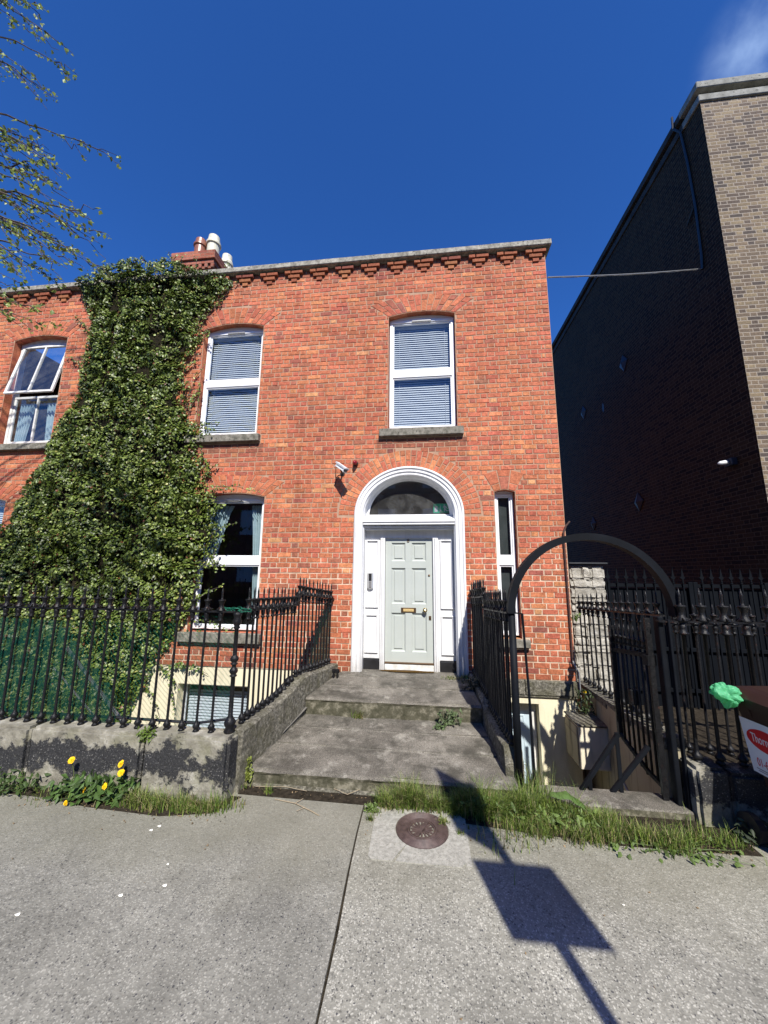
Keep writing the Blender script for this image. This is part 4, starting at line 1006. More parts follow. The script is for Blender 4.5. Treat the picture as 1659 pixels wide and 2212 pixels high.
# ------------------------------------------------------------------ railings
def baluster_mesh(h, k=1.0, bell=False, ball=False, n=8):
    m = MB()
    pr = [(0, 0), (.026, 0), (.031, .012), (.022, .026), (.020, .032), (.030, .044), (.033, .056), (.024, .074), (.015, .088), (.012, .11)]
    if ball:
        pr = [(0, 0), (.045, 0), (.052, .02), (.034, .045), (.050, .075), (.052, .10), (.034, .125), (.022, .15), (.020, .36 * h)]
        for q in (.50 * h, .60 * h): pr += [(.020, q - .055), (.034, q - .045), (.034, q - .038), (.022, q - .032), (.036, q - .012), (.040, q + .004), (.034, q + .02), (.022, q + .032), (.020, q + .04)]
        pr += [(.019, h - .16), (.034, h - .145), (.024, h - .13), (.040, h - .10), (.042, h - .08), (.030, h - .05), (.038, h - .03), (.045, h)]
    elif bell:
        pr += [(.0125, h - .11), (.020, h - .105), (.034, h - .098), (.036, h - .088), (.025, h - .075), (.024, h - .045), (.026, h - .025), (.018, h - .015), (.02, h)]
    else:
        pr += [(.0115, h - .12), (.0115, h - .088), (.022, h - .082), (.024, h - .072), (.016, h - .062), (.021, h - .04), (.025, h - .015), (.022, h)]
    m.lathe([(r * k, z) for r, z in pr], (0, 0, 0), n)
    if not ball:
        t = h + .016; s_ = 1.0 if not bell else 1.3
        m.lathe([(.040 * k, t), (.043 * k, t + .006), (.028 * k, t + .022 * s_), (.019 * k, t + .045 * s_), (.020 * k, t + .065 * s_), (.030 * k, t + .092 * s_), (.036 * k, t + .100 * s_), (.034 * k, t + .106 * s_), (.012 * k, t + .108 * s_), (.0085 * k, t + .125 * s_), (.0095 * k, t + .165 * s_), (.0105 * k, t + .18 * s_), (.002, t + .225 * s_)], (0, 0, 0), n)
        for q in range(4):   # leaf crockets round the foot of the finial
            a = q * math.pi / 2 + .4; m.tube([(math.cos(a) * .02 * k, math.sin(a) * .02 * k, t + .03), (math.cos(a) * .044 * k, math.sin(a) * .044 * k, t + .012), (math.cos(a) * .05 * k, math.sin(a) * .05 * k, t + .024)], .006 * k, 4)
    me = m.mesh('baluster'); me.materials.append(M_IRON)
    bm = bmesh.new(); bm.from_mesh(me); bmesh.ops.recalc_face_normals(bm, faces=bm.faces); bm.to_mesh(me); bm.free()
    me.polygons.foreach_set('use_smooth', [True] * len(me.polygons)); me.update()
    return me
BC = {}
def railing(label, pts, railpts, k=1.0, bell=False, corner=None, w_=.045, group='black iron railings with spiked finials'):
    """pts: (x,y,zbase,zrail) per baluster; railpts: polyline of the rail (z = underside)"""
    e = empty('railing', (pts[0][0], pts[0][1], pts[0][2]), label, 'railing', group)
    for (x, y, zb, zr) in pts:
        h = round(zr - zb, 2); key = (h, k, bell)
        if key not in BC: BC[key] = baluster_mesh(h, k, bell)
        o = bpy.data.objects.new('baluster', BC[key]); COL.objects.link(o); o.parent = e
        o.location = Vector((x + random.uniform(-.002, .002), y, zr - h)) - e.location; o.rotation_euler = (random.uniform(-.008, .008), random.uniform(-.008, .008), random.uniform(0, 3))
    m = MB()
    for a, b in zip(railpts[:-1], railpts[1:]):
        a = Vector(a); b = Vector(b); n = max(2, int((b - a).length / .12)); off = Vector((0, 0, .008))
        for i in range(n):
            p = a + (b - a) * i / n; q = a + (b - a) * (i + 1) / n
            if i % 1 == 0: m.bar(p + off, q + off + (q - p) * .02, w_ + .004 * math.sin(i * 1.7), .015)
    m.build('rail', M_IRON, e)
    if corner:
        x, y, zb, zr = corner; me = baluster_mesh(zr - zb, 1.0, False, True, 12)
        o = bpy.data.objects.new('corner_post', me); COL.objects.link(o); o.parent = e; o.location = Vector((x, y, zb)) - e.location
    return e
lean = .0
pts = [(-1.86 - .15 * (i + 1), -2.29, .505, 1.595) for i in range(26)]
railing('black iron railing on the front plinth left of the steps', pts, [(-6.0, -2.29, 1.595), (-1.85, -2.29, 1.597)], corner=(-1.84, -2.27, .51, 1.60))
# side railing, left
sp = []
for i in range(12): y = -2.12 + i * .085; sp.append((LXc(y), y, .535 + .05 * i / 11 + (.05 if i > 9 else 0), 1.597 - .03 * i / 11))
for i in range(11): y = -1.10 + i * .10; sp.append((LXc(y), y, .70 - .08 * i / 10, 1.70 - .012 * i))
railing('stepped black iron railing on the curb left of the entrance steps', sp, [(-1.84, -2.27, 1.597), (LXc(-1.16), -1.16, 1.567), (LXc(-1.15), -1.15, 1.705), (LXc(-.02), -.02, 1.575)])
sp = []
for i in range(14): y = -1.90 + i * .070; sp.append((RXc(y), y, .40, 1.61 - .0045 * i))
for i in range(13): y = -.93 + i * .071; sp.append((RXc(y), y, .50 + .05 * i / 12, 1.70 - .006 * i))
railing('stepped black iron railing on the curb right of the entrance steps', sp, [(RXc(-2.0), -2.0, 1.612), (RXc(-.98), -.98, 1.555), (RXc(-.97), -.97, 1.705), (RXc(-.02), -.02, 1.625)])
# boundary railing along the basement area
BWX = lambda y: 2.20 + .095 * (y + 1.95)
sp = [(BWX(.50 - .20 * i), .50 - .20 * i, .35 + .0165 * i, 1.45 + .0135 * i) for i in range(13)]
railing('black iron railing on the boundary wall between the basement stairs and the yard', sp, [(BWX(.6), .6, 1.445), (BWX(-1.98), -1.98, 1.615)])
sp = [(2.30 + .178 * i, -2.06, .42, 1.575) for i in range(14)]
railing('heavier black iron railing with bell collars behind the brown bin', sp, [(2.10, -2.06, 1.575), (4.8, -2.06, 1.580)], k=1.25, bell=True, w_=.06)
sp = [(2.80 + .20 * i, -1.15, .12, 1.44) for i in range(9)]
railing('second black iron railing inside the yard behind the heavier one', sp, [(2.7, -1.15, 1.44), (4.6, -1.15, 1.44)], k=1.1)

# ------------------------------------------------------------------ gate arch and gate
e_ = empty('gate_arch', (1.55, -2.0, 0), 'black steel semicircular arch over the area gateway', 'gate arch')
m = MB(); AC, AZ, AR = 1.56, 1.62, .775; n = 32
for i in range(n):
    a0, a1 = math.pi * i / n, math.pi * (i + 1) / n
    P = lambda a, r: (AC - r * math.cos(a), AZ + r * math.sin(a))
    q = [P(a0, AR - .066), P(a0, AR), P(a1, AR), P(a1, AR - .066)]
    m.add([(x, -2.05, z) for x, z in q] + [(x, -1.95, z) for x, z in q], [(0, 1, 2, 3), (7, 6, 5, 4), (1, 5, 6, 2), (0, 3, 7, 4)])
m.build('arch_band', M_STEEL, e_)
m = MB(); m.tube([(.825, -2.0, 1.63), (.825, -2.0, -.05)], .034, 14); m.build('post', M_STEEL, e_, smooth=True)
m = MB(); m.box(2.115, 2.16, -2.05, -1.97, -.05, 1.62, b=.006); m.build('post', M_STEEL, e_)
m = MB(); m.box(2.17, 2.19, -2.10, -2.06, -.05, 1.60, b=.003); m.build('hinge_strap', M_STEEL, e_)
m = MB(); m.bar((.84, -2.0, 1.625), (.93, -2.0, 1.615), .03, .012); m.tube([(.925, -2.0, 1.615), (.945, -2.02, .9), (.955, -2.03, -.03)], .012, 6); m.build('gate_stop', M_STEEL, e_)

e_ = empty('area_gate', (2.08, -1.98, 0), 'black iron area gate standing ajar on the right post of the arch', 'gate')
H0 = Vector((2.06, -1.97, 0)); G1 = Vector((1.93, -1.55, 0)); gd = (G1 - H0)
def GP(t, z): return H0 + gd * t + Vector((0, 0, z))
m = MB(); m.bar(GP(0, 1.26), GP(1, 1.23), .03, .04); m.bar(GP(0, 1.33), GP(1, 1.30), .02, .012); m.build('rail', M_IRON, e_)
m = MB(); m.bar(GP(0, .16), GP(.35, .22), .03, .03); m.bar(GP(.35, .22), GP(1, .42), .03, .03); m.build('bottom_rail', M_IRON, e_)
m = MB(); m.bar(GP(1, .40), GP(1, 1.47), .05, .02); m.build('leaf_stile', M_IRON, e_)
m = MB(); m.bar(GP(0, .02), GP(0, 1.60), .045, .03); m.bar(GP(-.03, 1.22), GP(.1, 1.22), .09, .09); m.build('hinge_stile', M_IRON, e_)
for i in range(7):
    t = .12 + i * .125; zb = .18 + max(0, t - .35) * .33; m = MB()
    m.tube([GP(t, zb), GP(t, 1.30)], .011, 7); x_, y_, z_ = GP(t, 0)
    m.lathe([(.026, 1.31), (.014, 1.335), (.022, 1.37), (.03, 1.385), (.01, 1.39), (.008, 1.44), (.011, 1.46), (.001, 1.51)], (x_, y_, 0), 8)
    m.build('bar', M_IRON, e_, smooth=True)
m = MB(); p_ = GP(.55, .82)
m.box(p_.x - .03, p_.x + .05, p_.y - .03, p_.y + .03, .76, .90, b=.006); m.build('lock_case', M_IRON, e_)

# area threshold + stairs down
e_ = empty('basement_stairs', (1.5, -1.6, 0), 'stone stairs behind the gate leading down to the basement door', 'stairs')
m = MB(); m.box(.80, 2.19, -2.13, -1.86, -.2, .065, b=.012); m.build('kerb_stone', M_STEP, e_)
for i in range(7):
    m = MB(); z = .065 - .2 * (i + 1); y = -1.86 + .20 * i; m.box(.80, 2.10, y, y + .215, z - .4, z, b=.008); m.build('step', M_CREAMD, e_)
# handrails in the stairwell
e_ = empty('stair_handrail', (1.4, -1.9, 0), 'black flat steel cross braced handrail in the basement stairwell', 'handrail')
m = MB(); m.bar((1.37, -1.90, .03), (1.75, -1.9, .55), .03, .035); m.bar((1.62, -1.90, .02), (2.0, -1.9, .46), .03, .035); m.build('brace', M_STEEL, e_)
m = MB(); m.bar((1.735, -1.90, .05), (1.735, -1.90, .56), .03, .02); m.bar((1.47, -1.90, .0), (1.47, -1.90, .17), .03, .02); m.build('upright', M_STEEL, e_)
e_ = empty('wall_rail', (2.1, -.9, 0), 'thin pale diagonal pipe rail on the stained area wall behind the gate', 'pipe')
m = MB(); m.tube([(2.20, -.9, -.30), (2.12, -1.75, -.62)], .012, 6); m.build('pipe', M_GREYPL, e_)

# boundary wall
e_ = empty('boundary_wall', (2.2, -1, 0), 'stained rendered wall with granite coping between stairs and side yard', 'wall')
BWX = lambda y: 2.20 + .095 * (y + 1.95)
def skewbox(m, y0, y1, x0, x1, z0, z1a, z1b):
    a, b = BWX(y0), BWX(y1)
    vs = [(a + x0, y0, z0), (a + x1, y0, z0), (b + x1, y1, z0), (b + x0, y1, z0), (a + x0, y0, z1a), (a + x1, y0, z1a), (b + x1, y1, z1b), (b + x0, y1, z1b)]
    return m.add(vs, [(3, 2, 1, 0), (4, 5, 6, 7), (0, 1, 5, 4), (1, 2, 6, 5), (2, 3, 7, 6), (3, 0, 4, 7)])
m = MB(); skewbox(m, -1.93, .70, -.09, .09, -1.55, .49, .29); m.build('rendered_face', M_CREAMD, e_)
for i, (y0, y1) in enumerate([(.06, .72), (-.60, .054), (-1.27, -.606), (-1.94, -1.276)]):
    zz = lambda y: .555 - .085 * (y + 1.94); m = MB(); skewbox(m, y0, y1, -.10, .10, zz(y0) - .10, zz(y0), zz(y1)); m.build('coping_stone', M_CURB, e_)

# basement door
e_ = empty('basement_door', (1.2, .2, -1), 'pale blue panelled basement door under the string course', 'door')
m = MB(); m.box(.835, 1.50, .20, .24, -1.5, .02)
for x0, x1 in ((.90, 1.13), (1.2, 1.42)):
    for z0, z1 in ((-1.3, -.8), (-.72, -.25), (-.17, -.05)): ring(m, x0, x1, z0, z1, .02, .19, .202, .004)
m.build('door_leaf', M_BDOOR, e_)
m = MB(); m.box(.83, 1.58, .16, .24, .02, .16); m.box(1.50, 1.575, .15, .24, -1.5, .02, b=.01); m.build('door_frame', M_OLDW, e_)
# meter box on the boundary wall
e_ = empty('meter_box', (2.0, -.32, -.15), 'weathered cream utility meter box on the area wall', 'meter box')
m = MB(); m.box(1.90, 2.25, -.54, -.10, -.40, .10, b=.008); m.build('box_body', render_mat('cream_box', (.62, .56, .42), (.72, .66, .52), (.2, .17, .12), .5), e_)
m = MB(); m.box(1.885, 1.899, -.52, -.12, -.38, .08, b=.003); m.box(1.878, 1.884, -.515, -.125, -.03, -.022); m.build('box_door', M_CREAMD, e_)
m = MB(); m.box(1.885, 2.26, -.56, -.08, .102, .122, b=.006); m.build('lid', M_CURB, e_)
# pipes at corner of the house
e_ = empty('corner_pipe', (2.09, -.03, 1.6), 'thin rusty brown pipe running up the right corner of the red brick house', 'pipe')
m = MB(); m.tube([(2.075, -.03, .78), (2.078, -.03, 1.6), (2.075, -.03, 2.5), (2.08, -.03, 2.62), (2.12, -.03, 2.72), (2.18, -.03, 2.79)], .014, 8); m.build('pipe', M_RUSTP, e_)
m = MB(); m.tube([(2.075, -.03, .78), (2.10, -.04, .70), (2.14, -.04, .62), (2.145, -.04, .30), (2.145, -.04, .0)], .012, 8); m.build('white_hose', M_GREYPL, e_)

# ------------------------------------------------------------------ rubble stone stub wall
e_ = empty('stone_wall', (2.4, .15, 1), 'short rubble stone wall stub between the red house and the black gate', 'wall')
m = MB(); m.box(2.135, 2.62, .03, .45, -.1, 2.12); m.build('wall_core', mottled('stone_mortar', (.16, .15, .13), (.30, .285, .25), 9, .9, .2, 1.0, .02), e_)
m = MB(); z = -.05
while z < 2.10:
    h = random.choice((.07, .09, .12, .16, .19)); h = min(h, 2.14 - z); x = 2.14
    while x < 2.60:
        w2 = random.uniform(.10, .34); x1 = min(x + w2, 2.625); 
        if 2.625 - x1 < .07: x1 = 2.625
        bm = bmesh.new(); bmesh.ops.create_cube(bm, size=1)
        bmesh.ops.bevel(bm, geom=bm.edges[:], offset=.16, segments=2, affect='EDGES'); bmesh.ops.subdivide_edges(bm, edges=bm.edges[:], cuts=1)
        c = Vector(((x + x1) / 2, .03, z + h / 2)); sx, sz = (x1 - x) * .98, h * .97; dp = random.uniform(.05, .10)
        for v in bm.verts:
            v.co = Vector((c.x + v.co.x * sx, c.y + v.co.y * dp, c.z + v.co.z * sz)); v.co += Vector((noise.noise(v.co * 13), noise.noise(v.co * 11 + Vector((5, 0, 0))), noise.noise(v.co * 15 + Vector((0, 7, 0))))) * .018
        m.bm(bm); x = x1
    z += h
m.build('stones', M_STONE, e_)
m = MB(); m.box(2.12, 2.66, -.05, .48, 2.15, 2.172, b=.004); m.build('slate_cap', M_TILE, e_)

# ------------------------------------------------------------------ black spear gate
e_ = empty('spear_gate', (3.7, 0, 0), 'tall dark grey steel double gate with sheet panels and spear tops', 'gate')
GY = .10
m = MB(); m.box(2.70, 4.90, GY + .03, GY + .036, -.02, 1.80); m.build('sheet_panel', M_GATEG, e_)
m = MB()
for x0, x1 in ((2.665, 2.725), (3.80, 3.86), (3.865, 3.925), (4.80, 4.87)): m.box(x0, x1, GY - .02, GY + .029, -.03, 1.90, b=.004)
for x0, x1 in ((2.726, 3.799), (3.926, 4.799)):
    for z in (.03, .38, .93, 1.82): m.box(x0, x1, GY - .015, GY + .028, z, z + .05, b=.003)
m.build('gate_frame', M_GATEG, e_)
def spear_mesh():
    m = MB(); m.box(-.008, .008, -.008, .008, 0, 1.90)
    m.lathe([(.012, 1.895), (.016, 1.905), (.009, 1.915), (.014, 1.93), (.009, 1.94), (.009, 1.955)], (0, 0, 0), 8)
    m.prism([(-.008, 1.955), (.008, 1.955), (.034, 1.985), (.018, 2.0), (.0, 2.13), (-.018, 2.0), (-.034, 1.985)], -.006, .006)
    me = m.mesh('spear'); me.materials.append(M_GATEG); return me
sm = spear_mesh()
for i in range(18):
    x = 2.695 + .1285 * i
    if abs(x - 3.86) < .03: continue
    o = bpy.data.objects.new('spear', sm); COL.objects.link(o); o.parent = e_; o.location = Vector((x, GY - .03, -.02)) - e_.location

# ------------------------------------------------------------------ big dark brick building on the right
BX = 4.95
e_ = empty('brick_building', (BX + 3, 0, 0), 'tall brown brick building at right with shadowed side wall and stone parapet', 'building')
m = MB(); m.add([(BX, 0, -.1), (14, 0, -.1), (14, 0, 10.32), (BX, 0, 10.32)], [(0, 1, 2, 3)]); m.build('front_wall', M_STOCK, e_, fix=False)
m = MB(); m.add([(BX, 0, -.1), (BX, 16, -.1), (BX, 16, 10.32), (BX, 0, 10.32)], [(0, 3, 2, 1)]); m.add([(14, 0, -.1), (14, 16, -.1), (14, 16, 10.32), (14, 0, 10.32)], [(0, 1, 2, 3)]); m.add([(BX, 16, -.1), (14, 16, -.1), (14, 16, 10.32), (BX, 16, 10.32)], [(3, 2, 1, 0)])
m.build('side_wall', M_STOCK_SHADED, e_, fix=False)
M_PAR = mottled('parapet_stone', (.17, .168, .145), (.29, .285, .25), 8, .85, .2, .5, .008, (.12, .12, .10), 22)
for nm, o_, z0, z1 in (('parapet_band', .035, 10.322, 10.46), ('parapet_recess', -.03, 10.462, 10.56), ('parapet_coping', .07, 10.562, 10.70)):
    m = MB(); x = BX - o_; xe = 14.1
    m.box(BX - o_, xe, -o_, .4, z0, z1, b=.01 if o_ > 0 else 0); m.build(nm, M_PAR, e_)
    m = MB(); m.box(BX - o_ * .8, BX + .3, .402, 16, z0, z1); m.build(nm, mottled('parapet_shaded', (.035, .036, .036), (.07, .07, .066), 6, .9, .1, .3), e_)  # darker copy of the parapet stone, shade painted into its colour
m = MB(); m.box(BX + .3, 14, .4, 16, 10.2, 10.3); m.build('roof', M_TILE, e_)
m = MB(); m.tube([(BX - .06, .56, 10.86), (BX - .09, .54, 10.55), (BX - .03, .46, 10.35), (BX - .02, .42, 9.6), (BX - .02, .40, 8.6), (BX - .02, .43, 7.6), (BX - .02, .46, 7.36)], .02, 6); m.build('wall_cable', M_PLASTICB, e_)
m = MB(); m.tube([(BX - .03, .42, 8.62), (BX - .03, .62, 8.45)], .02, 6); m.build('cable_clip', M_PLASTICB, e_)
M_BLUEP = NT('blue_grey_plate').set(.5, .4).col((.020, .025, .036)).m
for (y, z, s_) in ((3.12, 7.19, .22), (5.48, 6.98, .22), (3.11, 3.67, .22), (5.46, 3.48, .2)):
    m = MB(); m.add([(BX - .02, y, z + s_), (BX - .02, y - s_ * .8, z), (BX - .02, y, z - s_), (BX - .02, y + s_ * .8, z), (BX - .08, y, z), (BX, y, z + s_), (BX, y - s_ * .8, z), (BX, y, z - s_), (BX, y + s_ * .8, z)],
        [(0, 1, 4), (1, 2, 4), (2, 3, 4), (3, 0, 4), (0, 5, 6, 1), (1, 6, 7, 2), (2, 7, 8, 3), (3, 8, 5, 0)]); m.build('tie_plate', M_BLUEP, e_)
m = MB(); m.add([(BX - .004, 4.31 + .06 * math.cos(i), 6.58 + .14 * math.sin(i)) for i in range(6)], [tuple(range(6))]); m.build('patch', M_BLUEP, e_, fix=False)
e_ = empty('dome_camera', (BX, .46, 3.81), 'small dome security camera on the shadowed side wall of the tall building', 'security camera')
m = MB(); m.box(BX - .09, BX - .002, .38, .54, 3.74, 3.86, b=.01); pt('housing', m, M_BLUEP, e_)
m = MB(); m.tube([(BX - .09, .46, 3.80), (BX - .13, .46, 3.80), (BX - .20, .46, 3.79), (BX - .235, .46, 3.785)], [.03, .038, .034, .012], 12); pt('dome', m, M_WHITE, e_, smooth=True)
CAMP = Vector((0, -5.75, 2.0)); KS = 1.13
# telephone cable across the gap
m = MB(); P0 = Vector((2.13, -.02, 7.03)); P1 = CAMP + (Vector((BX - .02, .46, 7.37)) - CAMP) * KS; L = []
for i in range(15):
    t = i / 14; p = P0.lerp(P1, t); p.z -= .03 * math.sin(math.pi * t); L.append(p)
m.tube(L, .0085, 6); m.tube([p + Vector((0, .02, .010 * math.sin(9 * i))) for i, p in enumerate(L)], .005, 5)
o = m.build('overhead_cable', M_GREYPL); tag(o, 'grey overhead cable from the red house corner to the tall building', 'cable')

# ------------------------------------------------------------------ ivy
POLY = [(-6.87, 7.7), (-6.53, 7.82), (-6.3, 7.96), (-5.85, 7.99), (-5.55, 8.02), (-5.13, 7.84), (-4.91, 7.98), (-4.7, 7.83), (-4.25, 7.67), (-3.77, 7.58), (-3.59, 7.44), (-3.83, 7.17), (-3.99, 6.94), (-4.2, 6.66), (-4.29, 6.38), (-4.11, 6.25), (-4.35, 5.95), (-4.46, 5.69), (-4.39, 5.33), (-4.4, 5.01), (-4.27, 4.79), (-4.02, 4.58), (-3.86, 4.34), (-4.03, 4.13), (-3.89, 3.92), (-3.76, 3.67), (-3.83, 3.42), (-3.57, 3.26), (-3.55, 3.02), (-3.5, 2.55), (-3.55, 2.17), (-3.69, 2.02), (-3.72, 1.72), (-3.7, 1.51), (-3.82, 1.36), (-3.9, 1.18), (-4.06, 0.99), (-4.19, 0.78), (-4.33, 0.56), (-4.45, 0.28), (-4.58, 0.07), (-4.7, -0.21), (-4.71, -0.9), (-7.87, -0.9), (-8.71, 2.65), (-7.97, 2.81), (-7.49, 2.81), (-7.48, 3.23), (-7.28, 3.66), (-7.01, 4.0), (-7.03, 4.36), (-6.86, 4.76), (-6.64, 5.17), (-6.55, 5.35), (-6.58, 5.82), (-6.51, 6.3), (-6.52, 6.8), (-6.72, 7.22)]
PA = np.array(POLY)
def inpoly(X, Z):
    c = np.zeros(len(X), bool); n = len(PA); j = n - 1
    for i in range(n):
        xi, zi = PA[i]; xj, zj = PA[j]
        k = ((zi > Z) != (zj > Z)) & (X < (xj - xi) * (Z - zi) / (zj - zi + 1e-12) + xi); c ^= k; j = i
    return c
def edgedist(X, Z):
    d = np.full(len(X), 9.0); n = len(PA)
    for i in range(n):
        a = PA[i]; b = PA[(i + 1) % n]; ab = b - a; t = np.clip(((X - a[0]) * ab[0] + (Z - a[1]) * ab[1]) / (ab @ ab), 0, 1)
        d = np.minimum(d, np.hypot(X - a[0] - t * ab[0], Z - a[1] - t * ab[1]))
    return d
def vnoise(X, Z, s, seed):
    return np.array([noise.noise(Vector((x * s + seed, z * s, seed * .37))) for x, z in zip(X, Z)])
def leaves(P, Nrm, size, cols, name, mat, parent, fold=.35, aspect=1.0, hang=None):
    """one six-point folded leaf per point"""
    n = len(P); Nrm = Nrm / np.linalg.norm(Nrm, axis=1)[:, None]
    up = rng.normal(size=(n, 3)) * .55 + (np.array([0, 0, -1.0]) if hang is None else hang)
    v = up - Nrm * np.sum(up * Nrm, 1)[:, None]; v /= np.linalg.norm(v, axis=1)[:, None]; u = np.cross(v, Nrm)
    s = size[:, None]
    base = P - v * s * .45; tip = P + v * s * .62; l = P - u * s * .5 * aspect - Nrm * s * fold * .5 - v * s * .08; r = P + u * s * .5 * aspect - Nrm * s * fold * .5 - v * s * .08
    mid = P + Nrm * s * .05
    V = np.stack([base, l, mid, r, tip], 1).reshape(-1, 3)
    F = np.array([[0, 2, 1], [1, 2, 4], [0, 3, 2], [2, 3, 4]]); Fi = (F[None] + (np.arange(n) * 5)[:, None, None]).reshape(-1, 3)
    me = bpy.data.meshes.new(name); me.vertices.add(len(V)); me.vertices.foreach_set('co', V.astype(np.float32).ravel())
    me.loops.add(Fi.size); me.loops.foreach_set('vertex_index', Fi.ravel().astype(np.int32)); me.polygons.add(len(Fi))
    me.polygons.foreach_set('loop_start', np.arange(0, Fi.size, 3, dtype=np.int32)); me.polygons.foreach_set('loop_total', np.full(len(Fi), 3, np.int32))
    at = me.color_attributes.new('col', 'FLOAT_COLOR', 'POINT'); C = np.ones((n, 5, 4), np.float32); C[:, :, :3] = cols[:, None, :]; at.data.foreach_set('color', C.ravel())
    me.update(); me.validate(); return link(name, me, mat, parent)
def ivy_cols(n, X, Z):
    base = np.array([.062, .092, .012]); k = rng.uniform(.35, 1.7, n)[:, None]; c = base * k
    m1 = rng.random(n) < (.24 + .14 * np.clip(vnoise(X, Z, 1.3, 3) + .1, -1, 1)); c[m1] = np.array([.19, .24, .055]) * rng.uniform(.6, 1.3, m1.sum())[:, None]
    m2 = rng.random(n) < .03; c[m2] = np.array([.35, .34, .10]) * rng.uniform(.6, 1.1, m2.sum())[:, None]
    m3 = rng.random(n) < .012; c[m3] = np.array([.14, .05, .02]); return c
ivy = empty('ivy', (-5.5, 0, 0), 'dense dark green ivy climbing the wall between the two houses up to the chimney', 'ivy')
N = 150000
X = rng.uniform(-8.8, -3.4, N); Z = rng.uniform(-.9, 8.1, N); k = inpoly(X, Z); X, Z = X[k], Z[k]
ed = edgedist(X, Z)
n1 = vnoise(X, Z, 1.1, 1); n2 = vnoise(X, Z, 3.4, 2); n3 = vnoise(X, Z, 8.0, 5)
bulge = np.clip(ed / .45, 0, 1) ** .7 * (.10 + .16 * np.clip((5.2 - Z) / 4, 0, 1)) + .10 * np.clip((Z - 7.2), 0, 1)
depth = .03 + bulge * (1 + .5 * n1) + (.11 * n2 + .06 * n3) * np.clip(ed / .2, .2, 1)
keep = (n2 * .6 + n3 * .7 + rng.uniform(-.25, .6, len(X)) > -.20) & (rng.random(len(X)) < np.clip(.45 + ed * 3, 0, 1))
n4 = vnoise(X, Z * .8, 2.3, 11) + .5 * vnoise(X, Z, 6.0, 13); keep &= (n4 > -.30) | (rng.random(len(X)) < .22) | (ed < .15)
X, Z, depth, ed, n2_ = X[keep], Z[keep], depth[keep], ed[keep], n2[keep]
Yv = -depth - rng.uniform(-.05, .035, len(X)) - .085 * (Z > 7.55)
P = np.stack([X, Yv, Z], 1)
e1 = vnoise(X + .05, Z, 3.4, 2) - n2_; e2 = vnoise(X, Z + .05, 3.4, 2) - n2_
Nr = np.stack([-e1 * 5, np.full(len(X), -1.0), -e2 * 5 + .55], 1) + rng.normal(size=(len(X), 3)) * .48
leaves(P, Nr, rng.uniform(.030, .060, len(X)), ivy_cols(len(X), X, Z), 'foliage', M_LEAF, ivy)
# stem mass behind the leaves, coloured near-black for the shade in its gaps
bm = bmesh.new(); gs = .07; gx = np.arange(-8.8, -3.4, gs); gz = np.arange(-.9, 8.1, gs); vv = {}
GX, GZ = np.meshgrid(gx, gz); gi = inpoly(GX.ravel(), GZ.ravel()) & (edgedist(GX.ravel(), GZ.ravel()) > .10); gi = gi.reshape(GX.shape); ge = edgedist(GX.ravel(), GZ.ravel()).reshape(GX.shape)
for j in range(len(gz)):
    for i in range(len(gx)):
        if gi[j, i]:
            b_ = (min(1, ge[j, i] / .45)) ** .7 * (.08 + .14 * min(1, max(0, (5.2 - gz[j]) / 4))); z_ = gz[j]
            vv[i, j] = bm.verts.new((gx[i], -.02 - b_ * (.55 + .3 * noise.noise(Vector((gx[i] * 2, z_ * 2, 0)))) - (.05 if z_ > 7.5 else 0), z_))
for (i, j) in list(vv):
    if (i + 1, j) in vv and (i, j + 1) in vv and (i + 1, j + 1) in vv: bm.faces.new((vv[i, j], vv[i + 1, j], vv[i + 1, j + 1], vv[i, j + 1]))
m = MB(); m.bm(bm); m.build('stem_shade_mat', M_STEM_SHADE, ivy, fix=False, smooth=True)
